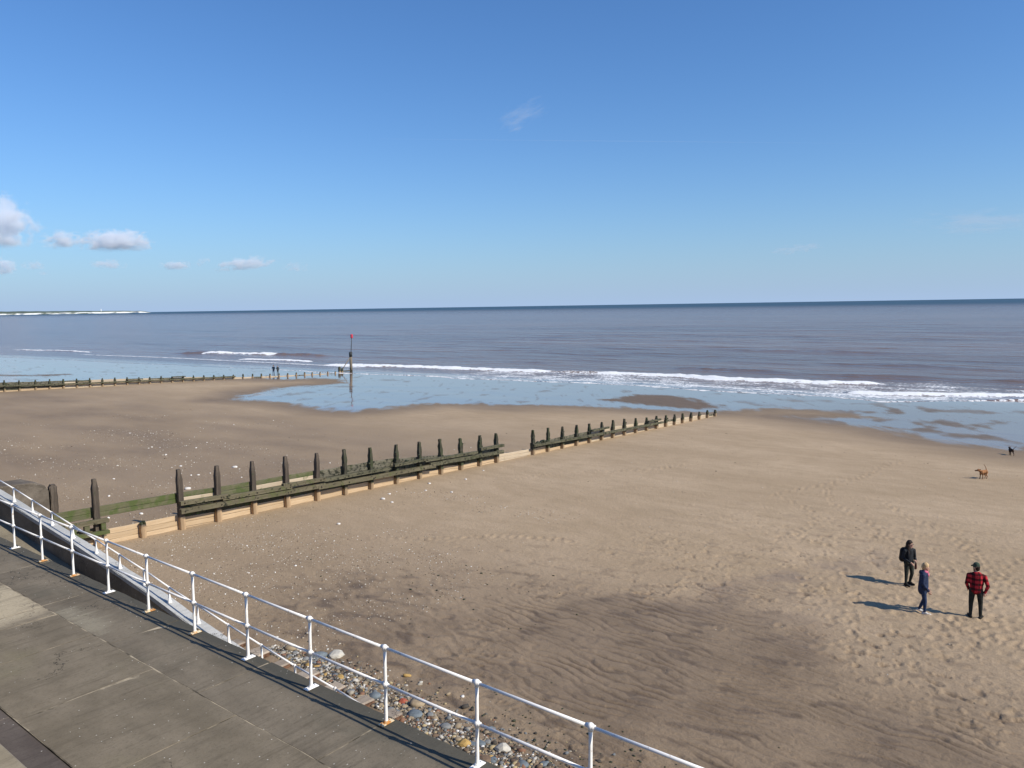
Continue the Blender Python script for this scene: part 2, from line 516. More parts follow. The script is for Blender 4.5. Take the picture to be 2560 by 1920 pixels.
rs = np.concatenate([np.linspace(66, 110, 70, endpoint=False), np.linspace(110, 340, 330, endpoint=False), 1.0 / np.linspace(1 / 340.0, 1 / 90000.0, 170)])
X, Y, Q = fan(36.5, 600, 84.0, 40, rs)
rr = np.hypot(X, Y)
dr = np.interp(rr, rs, np.gradient(rs))
edge = np.interp(X, [p[0] for p in SWASH], [p[1] for p in SWASH])
edge = edge + fbm(X * 0.09, Y * 0 + 0.5, 4, 91) * 2.2 + fbm(X * 0.5, Y * 0 + 0.5, 2, 93) * 0.5
off = Y - edge
wv = np.zeros_like(X)
deep = sstep(4, 40, off)
for k, (lam, amp, ang) in enumerate([(34, .13, 4), (23, .12, -7), (15, .075, 9), (9.5, .045, -14), (6.0, .028, 18)]):
    ca, sa = math.cos(R(ang)), math.sin(R(ang))
    ycross = Y * ca + X * sa
    warp = fbm(X / (lam * 5), Y / (lam * 2.0), 3, 101 + k * 3) * lam * 0.8
    grp = 0.35 + 0.65 * sstep(-0.3, 0.4, fbm(X / (lam * 3.0), Y / (lam * 1.4), 2, 131 + k))
    s = np.sin(2 * np.pi * (ycross + warp) / lam)
    s = (np.exp(1.1 * s) - 1.27) * 0.75
    wv += amp * s * grp * deep * np.clip(1.4 - dr * 3.2 / lam, 0, 1)
def ridge(pts, h, wf, wb, taper=0.12):
    global wv
    d, t = line_sd(X, Y, pts)
    yl = np.interp(X, [p[0] for p in pts], [p[1] for p in pts])
    side = np.where(Y > yl, wb, wf)
    tp = sstep(0, taper, t) * sstep(1, 1 - taper, t)
    wv += h * np.exp(-(d / side) ** 2) * tp * (0.75 + 0.5 * fbm(X * .3, Y * .3, 2, 171))
ridge(B_FARDARK, 0.75, 1.3, 4.0, 0.22)
ridge(B_MAIN, 0.42, 1.0, 3.0, 0.05)
ridge(B_2, 0.25, 0.9, 2.5)
ridge(B_RIGHT, 0.25, 0.8, 2.5, 0.05)
ridge(B_LEFT, 0.35, 1.0, 3)
for p in (SW1, SW2, SW3): ridge(p, 0.36, 1.5, 4.5, 0.45)
for p in ([(-120, 141), (-104, 143), (-92, 142)], [(-60, 166), (-30, 168), (-8, 166)], [(-170, 176), (-130, 181), (-100, 179)], [(-100, 205), (-60, 208), (-36, 205)], [(-260, 160), (-232, 166), (-205, 168)]): ridge(p, 0.26, 2.2, 5.5, 0.45)
bz = beach_z(X, Y, False)
zs = SEA + wv
film_z = bz + 0.02 + 0.02 * sstep(0, 8, off)
zz = np.maximum(zs, film_z)
zz = np.where(off < 0, bz - 0.25, zz)
# foam
n3 = fbm(X * 0.45, Y * 0.8, 4, 181, 0.62)
n4 = fbm(X * 0.12, Y * 0.2, 3, 187)
foam = np.zeros_like(X)
def foamline(pts, wf, wb, val=1.0, taper=0.04, jit=0.6):
    global foam
    d, t = line_sd(X, Y, pts)
    yl = np.interp(X, [p[0] for p in pts], [p[1] for p in pts]) + n4 * 0.8
    w = np.where(Y > yl, wb, wf) * (1 + jit * n4)
    f = sstep(1.0, 0.35, d / w + n3 * 0.8)
    foam = np.maximum(foam, f * val * sstep(0, taper, t) * sstep(1, 1 - taper, t))
foamline(B_FAR, 2.6, 1.2, 1.0)
gap = sstep(4.0, 7.5, np.abs(X + 83.0)) + 0.35
foamline(B_MAIN, 2.9, 0.9, 1.0, 0.04, 1.0)
foam = np.where((np.abs(X + 83) < 9) & (Y > 118), foam * np.clip(gap, 0, 1), foam)
foamline(B_2, 1.6, 0.8, 0.9)
foamline(B_2F, 0.9, 0.6, 0.85)
foamline(B_LEFT, 1.0, 0.6, 0.8)
foamline(B_RIGHT, 2.6, 1.1, 1.0, 0.08, 1.0)
# thin foam edge of the swash sheet
thin = sstep(0.95, 0.25, np.abs(off - 0.35) / (0.45 + 0.25 * n4 + rr * 0.0012)) * (0.55 + 0.45 * sstep(-0.2, 0.25, fbm(X * .15, Y * 0, 3, 191)))
thin *= sstep(-150, -120, X) * 0.6 + 0.4
foam = np.maximum(foam, thin * 0.9)
# second swash line behind the front one
e2 = off - 6.0 - 3.0 * fbm(X * 0.05, Y * 0 + 2.0, 3, 193)
foam = np.maximum(foam, sstep(1.0, 0.3, np.abs(e2) / 0.7) * 0.75 * sstep(-95, -75, X))
# broken lace between breaker and swash
ymain = np.interp(X, [p[0] for p in B_MAIN], [p[1] for p in B_MAIN])
lace = sstep(0.5, 2.5, off) * sstep(ymain + 3.5, ymain - 1.0, Y) * sstep(-112, -92, X) * sstep(20, -4, X)
lace *= 0.29 + 0.45 * n4 + 0.40 * n3
lace_r = sstep(0.5, 2, off) * sstep(148, 132, Y) * sstep(-45, -30, X) * (0.16 + 0.35 * n4)
foam = np.clip(np.maximum(foam, np.maximum(lace, lace_r)), 0, 1)
zz = zz + np.where(foam > 0.5, (foam - 0.5) * 0.25 * (0.6 + n3), 0) * (off > 0)

def make_water():
    m, nt = new_mat('sea_water'); N = NT(nt)
    foam_a = N.attr('foam'); shal = N.attr('shallow')
    a = N.noise(N.coord((0.35, 1.0, 1.0)), 1.1, 6, 0.62)
    b = N.noise(N.coord((0.05, 0.16, 0.1), (0, 0, R(4))), 1.0, 5, 0.6)
    e = N.noise(N.coord((0.006, 0.03, 0.1), (0, 0, R(-3))), 1.0, 5, 0.6)
    calm = N.math('SUBTRACT', 1.0, shal)
    n1 = N.bump(a, N.math('MULTIPLY', calm, 0.9), 0.20)
    n2 = N.bump(b, N.math('MULTIPLY', calm, 0.85), 1.7, n1)
    n3 = N.bump(e, N.math('MULTIPLY', calm, 0.6), 4.5, n2)
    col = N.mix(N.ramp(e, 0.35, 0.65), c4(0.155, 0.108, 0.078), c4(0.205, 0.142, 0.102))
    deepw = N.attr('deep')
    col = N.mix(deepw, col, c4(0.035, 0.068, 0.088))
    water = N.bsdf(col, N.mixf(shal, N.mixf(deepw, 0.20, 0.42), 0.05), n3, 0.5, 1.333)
    fn = N.noise(N.coord((1.0, 1.5, 1.0)), 2.2, 6, 0.78)
    vor = N.n('ShaderNodeTexVoronoi', feature='DISTANCE_TO_EDGE')
    N.put(vor.inputs['Vector'], N.coord((0.8, 1.5, 1))); vor.inputs['Scale'].default_value = 1.3
    vd = N.ramp(vor.outputs['Distance'], 0.0, 0.22, 0.22, -0.12)
    thr = N.math('ADD', N.math('ADD', foam_a, N.math('MULTIPLY', N.math('SUBTRACT', fn, 0.5), 1.5)), vd)
    fm = N.ramp(thr, 0.40, 0.62)
    fm = N.math('MULTIPLY', fm, N.ramp(foam_a, 0.05, 0.2))
    fb = N.bump(fn, 0.7, 0.12)
    foamc = N.bsdf(c4(0.84, 0.84, 0.83), 0.85, fb, 0.2)
    mx = N.n('ShaderNodeMixShader')
    N.put(mx.inputs[0], fm); nt.links.new(water, mx.inputs[1]); nt.links.new(foamc, mx.inputs[2])
    N.out(mx.outputs[0])
    return m
shallow = sstep(14, 3, off) * 0.85
keep = (off > -6.0)
qk = keep[Q].any(1)
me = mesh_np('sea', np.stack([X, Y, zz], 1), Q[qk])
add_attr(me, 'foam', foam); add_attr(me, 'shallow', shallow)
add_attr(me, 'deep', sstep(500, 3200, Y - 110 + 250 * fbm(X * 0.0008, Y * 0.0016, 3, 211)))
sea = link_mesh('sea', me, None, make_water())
tag(sea, 'grey-blue brownish sea with low waves and white surf reaching the horizon', kind='structure')

# ------------------------------------------------------------------ materials for built things
def mat_concrete(name, a, b, stain=None, light=None, lightbox=None, edge=False):
    m, nt = new_mat(name); N = NT(nt)
    v = N.coord()
    f = N.noise(N.coord((0.5, 0.9, 0.9)), 1.3, 6, 0.65)
    c = N.mix(N.ramp(f, 0.3, 0.7), c4(*a), c4(*b))
    streak = N.noise(N.coord((5.0, 0.5, 1.0)), 1.6, 6, 0.7)
    c = N.mix(N.ramp(streak, 0.48, 0.72, 0.0, 0.5), c, c4(*[k * 0.6 for k in a]))
    if stain:
        g = N.noise(N.coord((0.35, 0.5, 0.5)), 1.0, 4, 0.6)
        c = N.mix(N.ramp(g, 0.52, 0.72, 0.0, 0.55), c, c4(*stain))
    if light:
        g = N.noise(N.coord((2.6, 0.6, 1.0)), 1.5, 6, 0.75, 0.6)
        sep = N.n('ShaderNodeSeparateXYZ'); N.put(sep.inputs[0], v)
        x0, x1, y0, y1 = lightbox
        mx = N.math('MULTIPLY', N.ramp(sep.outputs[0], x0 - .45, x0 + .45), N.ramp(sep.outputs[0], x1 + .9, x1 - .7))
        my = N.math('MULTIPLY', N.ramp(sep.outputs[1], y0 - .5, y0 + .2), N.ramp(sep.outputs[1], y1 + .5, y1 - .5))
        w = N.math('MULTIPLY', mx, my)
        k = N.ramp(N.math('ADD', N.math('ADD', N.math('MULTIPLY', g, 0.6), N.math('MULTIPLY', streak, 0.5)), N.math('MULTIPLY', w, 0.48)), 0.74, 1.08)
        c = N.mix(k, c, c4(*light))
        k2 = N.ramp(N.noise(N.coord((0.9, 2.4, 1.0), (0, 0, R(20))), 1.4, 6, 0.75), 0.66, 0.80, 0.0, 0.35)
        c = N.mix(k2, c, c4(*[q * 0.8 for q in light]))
    if edge:   # algae-dark strip along the outer edge of the walkway
        se = N.n('ShaderNodeSeparateXYZ'); N.put(se.inputs[0], v)
        ey = N.math('ADD', se.outputs[1], N.math('MULTIPLY', N.math('SUBTRACT', f, 0.5), 0.9))
        c = N.mix(N.ramp(ey, 6.70, 7.02, 0.0, 0.75), c, c4(0.062, 0.062, 0.052))
    cn = N.noise(N.coord((1.0, 1.0, 1.0)), 0.55, 7, 0.62)
    cg = N.noise(N.coord((1.0, 1.0, 1.0)), 0.35, 2, 0.5)
    crack = N.math('MULTIPLY', N.ramp(N.math('ABSOLUTE', N.math('SUBTRACT', cn, 0.5)), 0.0015, 0.0045, 1.0, 0.0), N.ramp(cg, 0.50, 0.58))
    c = N.mix(N.math('MULTIPLY', crack, 0.85), c, c4(0.03, 0.025, 0.02))
    # bleached shell specks and dark pits
    sp = N.n('ShaderNodeTexVoronoi'); N.put(sp.inputs['Vector'], v); sp.inputs['Scale'].default_value = 13.0
    sel = N.math('GREATER_THAN', N.n('ShaderNodeSeparateColor', ins={0: sp.outputs['Color']}).outputs[0], 0.86)
    spk = N.math('MULTIPLY', sel, N.math('LESS_THAN', sp.outputs['Distance'], 0.13))
    c = N.mix(N.math('MULTIPLY', spk, 0.75), c, c4(0.62, 0.58, 0.50))
    pit = N.noise(N.coord((1.0, 0.6, 1.0)), 34.0, 5, 0.75)
    c = N.mix(N.ramp(pit, 0.5, 0.72, 0.0, 0.5), c, c4(*[k * 0.45 for k in a]))
    nrm = N.bump(N.math('ADD', pit, N.noise(v, 5.0, 4)), 0.45, 0.012)
    N.out(N.bsdf(c, 0.9, nrm, 0.2))
    return m

def mat_wood(name, a, b, green=0.0, dark=0.0, axis=1, moss=(0.075, 0.105, 0.028), rough=0.85, barn=0.0):
    """timber with grain along an axis, algae and dark weed in blotches"""
    m, nt = new_mat(name); N = NT(nt)
    sc_ = [14.0, 14.0, 14.0]; sc_[axis] = 0.9
    g = N.noise(N.coord(tuple(sc_), kind='Object'), 1.0, 6, 0.6)
    c = N.mix(N.ramp(g, 0.3, 0.7), c4(*a), c4(*b))
    oi = N.n('ShaderNodeObjectInfo')
    c = N.mix(N.math('MULTIPLY', oi.outputs['Random'], 0.35), c, c4(*[k * 0.62 for k in a]))
    gc = N.n('ShaderNodeNewGeometry')
    pos = N.n('ShaderNodeMapping'); N.put(pos.inputs[0], gc.outputs['Position'])
    bl = N.noise(pos.outputs[0], 1.6, 6, 0.68)
    if green:
        c = N.mix(N.ramp(bl, 0.62 - 0.3 * green, 0.72 - 0.2 * green, 0.0, 0.95), c, c4(*moss))
    if dark:
        d = N.noise(pos.outputs[0], 5.5, 5, 0.7)
        c = N.mix(N.ramp(d, 0.66 - 0.3 * dark, 0.74 - 0.3 * dark, 0.0, 0.95), c, c4(0.018, 0.020, 0.013))
    if barn:
        w = N.noise(pos.outputs[0], 17.0, 4, 0.7)
        c = N.mix(N.ramp(w, 0.62, 0.72, 0.0, barn), c, c4(0.32, 0.30, 0.25))
    nrm = N.bump(N.math('ADD', g, N.math('MULTIPLY', bl, 0.8)), 0.7, 0.02)
    N.out(N.bsdf(c, rough, nrm, 0.25))
    return m

def mat_post(name, top_a, top_b, foot, hfoot=0.5, green=0.3):
    """pile: sand-scoured clean timber at the foot (object z = 0 at the sand), weathered above"""
    m, nt = new_mat(name); N = NT(nt)
    v = N.coord((12, 12, 0.9))
    g = N.noise(v, 1.0, 6, 0.6)
    c = N.mix(N.ramp(g, 0.3, 0.7), c4(*top_a), c4(*top_b))
    tc = N.n('ShaderNodeTexCoord'); sep = N.n('ShaderNodeSeparateXYZ'); N.put(sep.inputs[0], tc.outputs['Object'])
    geo = N.n('ShaderNodeNewGeometry')
    bl = N.noise(geo.outputs['Position'], 2.2, 6, 0.7)
    c = N.mix(N.ramp(bl, 0.62 - 0.2 * green, 0.74 - 0.2 * green, 0.0, 0.85), c, c4(0.048, 0.058, 0.028))
    rust = N.noise(geo.outputs['Position'], 9.0, 4, 0.7)
    c = N.mix(N.ramp(rust, 0.6, 0.75, 0.0, 0.4), c, c4(0.19, 0.105, 0.062))
    hz = N.math('ADD', sep.outputs[2], N.math('MULTIPLY', N.math('SUBTRACT', bl, 0.5), 0.5))
    ft = N.mix(N.ramp(g, 0.3, 0.7), c4(*foot), c4(*[k * 0.62 for k in foot]))
    c = N.mix(N.ramp(hz, hfoot - 0.07, hfoot + 0.07), ft, c)
    nrm = N.bump(N.math('ADD', g, N.math('MULTIPLY', bl, 0.8)), 0.8, 0.025)
    N.out(N.bsdf(c, 0.85, nrm, 0.25))
    return m

def mat_paint(name):
    m, nt = new_mat(name); N = NT(nt)
    geo = N.n('ShaderNodeNewGeometry')
    f = N.noise(geo.outputs['Position'], 7.0, 5, 0.7)
    f2 = N.noise(geo.outputs['Position'], 30.0, 3, 0.6)
    c = N.mix(N.ramp(f, 0.35, 0.7), c4(0.92, 0.885, 0.83), c4(0.86, 0.825, 0.77))
    c = N.mix(N.ramp(N.math('ADD', f, N.math('MULTIPLY', f2, 0.35)), 0.80, 0.90, 0.0, 0.8), c, c4(0.38, 0.22, 0.10))
    N.out(N.bsdf(c, 0.42, N.bump(f2, 0.15, 0.004), 0.4))
    return m

M_PAINT = mat_paint('white_gloss_paint')
def mat_rusty():
    m, nt = new_mat('rusty_painted_plate'); N = NT(nt)
    geo = N.n('ShaderNodeNewGeometry')
    f = N.noise(geo.outputs['Position'], 8.0, 5, 0.7)
    c = N.mix(N.ramp(f, 0.42, 0.58), c4(0.72, 0.62, 0.42), c4(0.50, 0.22, 0.055))
    N.out(N.bsdf(c, 0.7, N.bump(f, 0.4, 0.004), 0.3))
    return m
M_RUST = mat_rusty()
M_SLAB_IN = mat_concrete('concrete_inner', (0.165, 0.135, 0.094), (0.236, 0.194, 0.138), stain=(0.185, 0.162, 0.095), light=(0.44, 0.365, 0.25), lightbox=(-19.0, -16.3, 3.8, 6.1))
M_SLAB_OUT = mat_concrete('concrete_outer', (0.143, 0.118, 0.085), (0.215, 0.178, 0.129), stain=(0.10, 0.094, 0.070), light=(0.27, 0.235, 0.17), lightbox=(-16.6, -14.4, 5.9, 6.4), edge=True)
M_JOINT = mat_simple('joint_sand', (0.26, 0.215, 0.15), 0.95, 0.75, 3.0, 0.4)
M_GUTTER = mat_concrete('gutter_concrete', (0.095, 0.076, 0.064), (0.14, 0.115, 0.096))
M_LEDGE = mat_concrete('ledge_concrete', (0.27, 0.225, 0.155), (0.38, 0.32, 0.23))
M_WALLC = mat_concrete('wall_concrete', (0.17, 0.145, 0.115), (0.29, 0.25, 0.20), stain=(0.085, 0.072, 0.055))
M_COPING = mat_concrete('coping_concrete', (0.40, 0.40, 0.38), (0.52, 0.51, 0.48))
M_RAMP = mat_concrete('ramp_concrete', (0.20, 0.17, 0.125), (0.29, 0.25, 0.18))
M_TOE = mat_concrete('toe_concrete', (0.27, 0.215, 0.165), (0.43, 0.355, 0.275), stain=(0.16, 0.115, 0.08))
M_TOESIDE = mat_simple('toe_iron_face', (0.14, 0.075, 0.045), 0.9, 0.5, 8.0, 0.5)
M_BUTT = mat_concrete('buttress_concrete', (0.11, 0.09, 0.07), (0.20, 0.168, 0.132), stain=(0.06, 0.06, 0.035))

# ------------------------------------------------------------------ promenade
PZ = 4.1
prom = link_mesh('promenade', box_mesh('promenade', (-75, 3.838, 3.3), (20, 7.14, PZ - 0.007)), None, M_JOINT)
tag(prom, 'grey concrete promenade walkway with joints and pale stains', kind='structure')
def slab(x0, x1, y0, y1, z1, mat, rnd):
    bm = bmesh.new()
    nx = max(2, int((x1 - x0) / 0.35)); ny = max(2, int((y1 - y0) / 0.35))
    g = 0.011
    xs = np.linspace(x0 + g, x1 - g, nx + 1); ys = np.linspace(y0 + g, y1 - g, ny + 1)
    tilt = rnd.uniform(-.004, .004)
    vs = {}
    for i, x in enumerate(xs):
        for j, y in enumerate(ys):
            ed = (i in (0, nx)) or (j in (0, ny))
            wob = rnd.uniform(-.009, .009) if ed else 0
            vx = x + (wob if j not in (0, ny) or i in (0, nx) else 0) * (i in (0, nx)); vy = y + wob * (j in (0, ny))
            vs[i, j] = bm.verts.new((vx, vy, z1 + tilt * (i / nx - .5) + rnd.uniform(-.0025, .0025) - (0.004 if ed else 0)))
    for i in range(nx):
        for j in range(ny):
            bm.faces.new([vs[i, j], vs[i + 1, j], vs[i + 1, j + 1], vs[i, j + 1]])
    ring = [vs[i, 0] for i in range(nx)] + [vs[nx, j] for j in range(ny)] + [vs[i, ny] for i in range(nx, 0, -1)] + [vs[0, j] for j in range(ny, 0, -1)]
    low = [bm.verts.new((v.co.x, v.co.y, z1 - 0.10)) for v in ring]
    for k in range(len(ring)):
        bm.faces.new([ring[k], low[k], low[(k + 1) % len(ring)], ring[(k + 1) % len(ring)]])
    o = link_mesh('slab', bm_mesh(bm, 'slab'), prom, mat)
    return o
rnd = random.Random(4)
xin = [-7.45 + 2.45 * k for k in range(11, -1, -1)][::-1]
xin = sorted([19.5, 17.05, 14.6, 12.15, 9.7, 7.25, 4.8, 2.35, -0.1, -2.55, -5.0, -7.45, -9.9, -12.35, -14.6, -16.2, -16.85, -19.3] + [-19.3 - 2.45 * k for k in range(1, 23)])
for a, b in zip(xin, xin[1:]):
    slab(a, b, 3.84, 5.872, PZ, M_SLAB_IN, rnd)
xout = sorted([-8.0 + 2.97 * k for k in range(-22, 10)])
for a, b in zip(xout, xout[1:]):
    slab(a, b, 5.872, 7.2, PZ, M_SLAB_OUT, rnd)
gut = sorted([-70 + 4.1 * k for k in range(0, 22)])
for a, b in zip(gut, gut[1:]):
    link_mesh('gutter_slab', box_mesh('gutter_slab', (a + .004, 3.432, PZ - .8), (b - .004, 3.835, PZ - 0.022), 0.008), prom, M_GUTTER)
rw = empty('ledge_and_unseen_wall', (0, 2.0, 3.0))
tag(rw, 'tan concrete ledge and added unseen wall along the landward side of the promenade', 'wall')
bpy.context.view_layer.update()
for nm, lo, hi, mt in (('ledge', (-75, 0.55, 3.0), (20, 3.43, PZ + 0.10), M_LEDGE), ('wall_face', (-75, 0.05, 3.0), (20, 0.54, 8.2), M_WALLC), ('unseen_upper_walkway', (-75, -6.0, 7.7), (20, 0.04, 8.35), M_SLAB_IN)):  # wall face and walkway are unseen, added to block sky light on the promenade
    o = link_mesh(nm, box_mesh(nm, lo, hi, 0.03), rw, mt); o.location = (0, -2.0, -3.0)

# sea wall under the promenade edge, apron and castellated toe
sw = empty('sea_wall', (0, 7.1, 0.3))
tag(sw, 'concrete sea wall and apron below the promenade edge with toothed toe', 'wall')
def child(name, me, par, mat):
    o = link_mesh(name, me, par, mat)
    o.matrix_parent_inverse = par.matrix_world.inverted() if par.matrix_world != Matrix() else Matrix()
    return o
bpy.context.view_layer.update()
child('wall_face', box_mesh('wall_face', (-75, 6.7, -0.5), (20, 7.12, 3.96)), sw, M_WALLC)
child('apron', box_mesh('apron', (-75, 7.13, -0.6), (20, 11.26, 0.70), 0.03), sw, M_TOE)
for k in range(0, 22):
    x = -12.8 - 1.075 * k
    if x < -34.5: continue
    bm = bmesh.new()
    w = 0.21 + rnd.uniform(-.03, .03)
    bm_box(bm, (x - w, 11.265, -0.4), (x + w, 11.74 + rnd.uniform(-.06, .06), 0.66 + rnd.uniform(-.03, .02)), 0.035, 0.02, rnd)
    me = bm_mesh(bm, 'toe_block')
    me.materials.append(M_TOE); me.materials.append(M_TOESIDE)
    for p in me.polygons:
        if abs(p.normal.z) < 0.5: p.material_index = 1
    child('toe_block', me, sw, None)

# ramp down to the beach and its parapet
def zcop(x): return float(np.interp(-x, [4, 15, 16.15, 18.2, 22.35, 27.5, 33, 45], [1.25, 2.80, 2.97, 3.30, 3.79, 4.30, 4.85, 4.9]))
def zrail(u): return float(np.interp(u, [9, 10.8, 12.5, 14.85, 17.3, 18.5, 21.1, 23.85, 26.6, 33, 45], [2.62, 2.86, 2.99, 3.24, 3.53, 3.71, 4.01, 4.32, 4.64, 5.25, 5.3]))
def sloped_box(name, x0, x1, y0, y1, ztop, zbot, n=2, bevel=0.0):
    bm = bmesh.new()
    xs = np.linspace(x0, x1, n)
    rings = []
    for x in xs:
        rings.append([bm.verts.new((x, y0, zbot(x))), bm.verts.new((x, y1, zbot(x))), bm.verts.new((x, y1, ztop(x))), bm.verts.new((x, y0, ztop(x)))])
    for A, B in zip(rings, rings[1:]):
        for k in range(4):
            bm.faces.new([A[k], A[(k + 1) % 4], B[(k + 1) % 4], B[k]])
    bm.faces.new(rings[0][::-1]); bm.faces.new(rings[-1])
    if bevel:
        es = [e for e in bm.edges if abs(e.verts[0].co.x - e.verts[1].co.x) > 1e-4]
        bmesh.ops.bevel(bm, geom=es, offset=bevel, segments=2, affect='EDGES')
    return bm_mesh(bm, name)
ramp = link_mesh('ramp', sloped_box('ramp', -34.0, -3.0, 7.14, 8.60, lambda x: max(0.72, min(PZ - .01, zcop(x) - 0.78)), lambda x: 0.2, 40), None, M_RAMP)
tag(ramp, 'narrow concrete ramp sloping down beside the promenade', kind='structure')
par = empty('parapet_wall', (-24, 8.8, 0.5))
bpy.context.view_layer.update()
tag(par, 'sloping concrete parapet with pale coping outside the promenade railing', 'wall')
child('wall_body', sloped_box('wall_body', -50, -4.0, 8.60, 8.82, lambda x: zcop(x) - 0.10, lambda x: -0.3, 40), par, M_WALLC)
xs = [-50 + 3.05 * k for k in range(16)]
for a in xs:
    b = a + 3.05
    if a > -5: break
    child('coping_stone', sloped_box('coping_stone', a + .006, b - .006, 8.55, 8.87, lambda x: zcop(x), lambda x: zcop(x) - 0.115, 6, 0.018), par, M_COPING)

# ------------------------------------------------------------------ promenade railing
def ring_mesh_post(h, r=0.0235):
    bm = bmesh.new()
    bm_tube(bm, [(0, 0, 0), (0, 0, .02), (0, 0, .07), (0, 0, .30), (0, 0, h * .52), (0, 0, h * .8), (0, 0, h)], [r * 1.35, r * 1.32, r * 1.14, r, r * 1.04, r * .97, r], 12)
    return bm_mesh(bm, 'post', True)
def ball_mesh(r=0.043):
    bm = bmesh.new()
    bm_ball(bm, (0, 0, 0), r, 12, 8)
    bm_tube(bm, [(0, 0, -r * 1.25), (0, 0, r * 0.4)], r * 0.78, 12)
    bm_tube(bm, [(-r * 1.3, 0, 0), (r * 1.3, 0, 0)], r * 0.70, 10)
    return bm_mesh(bm, 'ball_joint', True)
def base_mesh():
    bm = bmesh.new()
    bm_box(bm, (-.05, -.115, 0), (.05, .115, .018), .005)
    for y in (-.08, .08):
        bm_tube(bm, [(0, y, .018), (0, y, .03)], .012, 6)
    bm_tube(bm, [(0, 0, .018), (0, 0, .045)], [.045, .034], 12)
    return bm_mesh(bm, 'base_plate')
RH = 1.12
rail1 = empty('railing', (-14, 7.03, PZ))
tag(rail1, 'white painted tubular steel railing along the promenade edge', 'railing')
bpy.context.view_layer.update()
pm, bmh, bsm = ring_mesh_post(RH), ball_mesh(), base_mesh()
for me_ in (pm, bmh): me_.materials.append(M_PAINT)
bsm.materials.append(M_PAINT); bsm.materials.append(M_RUST)
bsm2 = bsm.copy(); bsm2.polygons.foreach_set('material_index', np.ones(len(bsm2.polygons), np.int32))
posts_u = [7.95 + 1.7175 * k for k in range(-5, 22)]
rusty = {0, 3, 4, 6, 7, 9, 12, 13, 15}
def sub(name, me, parent, loc, mats=None):
    o = link_mesh(name, me, parent, mats)
    o.location = loc
    return o
for k, u in enumerate(posts_u):
    p = sub('post', pm, rail1, (-u + 14, 0, 0.004))
    p.rotation_euler = (R(rnd.uniform(-.5, .5)) - R(0.9), R(rnd.uniform(-.35, .35)), 0)
    sub('base_plate', bsm2 if (k - 5) in rusty else bsm, p, (0, 0, 0.0))
    sub('ball_joint', bmh, p, (0, 0, RH))
    sub('ball_joint', bmh, p, (0, 0, RH * 0.515))
    if k:
        u0 = posts_u[k - 1]
        for hh in (RH, RH * .515):
            yy = hh * math.sin(R(0.9))
            sag = rnd.uniform(-.004, .004)
            link_mesh('rail', tube_mesh('rail', [(-u0 + 14, yy, hh), (-(u0 + u) / 2 + 14, yy, hh + sag), (-u + 14, yy, hh)], 0.0212, 10), rail1, M_PAINT)

# handrail on the parapet coping
rail2 = empty('handrail', (-24, 8.72, 4.0))
tag(rail2, 'low white handrail on short posts along the sloping parapet', 'handrail')
bpy.context.view_layer.update()
hp_u = [26.97, 25.55, 24.15, 22.75, 21.35, 20.02, 18.75, 17.54, 16.28, 15.03, 13.79, 12.65, 11.4, 10.2, 9.0]
hp_u = [26.97 + 1.38 * k for k in range(9, 0, -1)] + hp_u
hp_u = [u * .9875 for u in hp_u]
def hz(u): return zrail(u)
bm = bmesh.new()
bm_tube(bm, [(0, 0, 0), (0, 0, .012), (0, 0, .06), (0, 0, .20), (0, 0, .375)], [.058, .056, .036, .022, .019], 12)
hpm = bm_mesh(bm, 'post', True); hpm.materials.append(M_PAINT)
bm = bmesh.new(); bm_ball(bm, (0, 0, 0), .031, 10, 7); bm_tube(bm, [(0, 0, -.045), (0, 0, 0)], .026, 10)
hbm = bm_mesh(bm, 'ball_joint', True); hbm.materials.append(M_PAINT)
for k, u in enumerate(hp_u):
    zc = zcop(-u)
    p = sub('post', hpm, rail2, (24 - u, 0, zc - 4.0 - 0.003))
    p.scale.z = (hz(u) - zc) / .375
    sub('ball_joint', hbm, p, (0, 0, .372))
    if k:
        u0 = hp_u[k - 1]
        link_mesh('rail', tube_mesh('rail', [(24 - u0, 0, hz(u0) - 4.0), (24 - u, 0, hz(u) - 4.0)], 0.019, 10), rail2, M_PAINT)

# ------------------------------------------------------------------ groynes
M_POST = mat_post('pile_weathered', (0.058, 0.046, 0.036), (0.130, 0.104, 0.080), (0.50, 0.345, 0.205), 0.52, 0.25)
M_POSTW = mat_post('pile_weedy', (0.036, 0.034, 0.024), (0.10, 0.09, 0.064), (0.40, 0.285, 0.175), 0.34, 0.9)
M_CLEAN = mat_wood('plank_scoured', (0.47, 0.335, 0.20), (0.58, 0.435, 0.28))
M_CLEAN2 = mat_wood('plank_bleached', (0.46, 0.36, 0.25), (0.56, 0.46, 0.33), green=0.15)
M_GREEN = mat_wood('plank_green', (0.095, 0.095, 0.05), (0.16, 0.15, 0.085), green=0.6, moss=(0.078, 0.10, 0.032))
M_WAL = mat_wood('waling_mossy', (0.115, 0.10, 0.062), (0.20, 0.172, 0.11), green=0.4, dark=0.35, moss=(0.095, 0.10, 0.042))
M_SHADE = mat_wood('plank_weed_and_shade', (0.045, 0.042, 0.028), (0.085, 0.078, 0.05), green=0.3, dark=0.3)  # weedy timber, colour darkened further to deepen the shade under the walings
M_WALW = mat_wood('waling_weedy', (0.085, 0.08, 0.05), (0.155, 0.142, 0.092), green=0.35, dark=0.45, barn=0.25, moss=(0.058, 0.062, 0.032))
M_MUSSEL = mat_wood('plank_mussels', (0.12, 0.11, 0.078), (0.20, 0.18, 0.13), green=0.25, dark=0.5, barn=0.4, moss=(0.058, 0.062, 0.032))
M_BOLT = mat_simple('rusted_bolt', (0.035, 0.028, 0.022), 0.8, 0.4, 20, 0)
M_WEED = mat_simple('dark_weed', (0.03, 0.035, 0.016), 0.6, 0.5, 18, 0.9, 0.4)

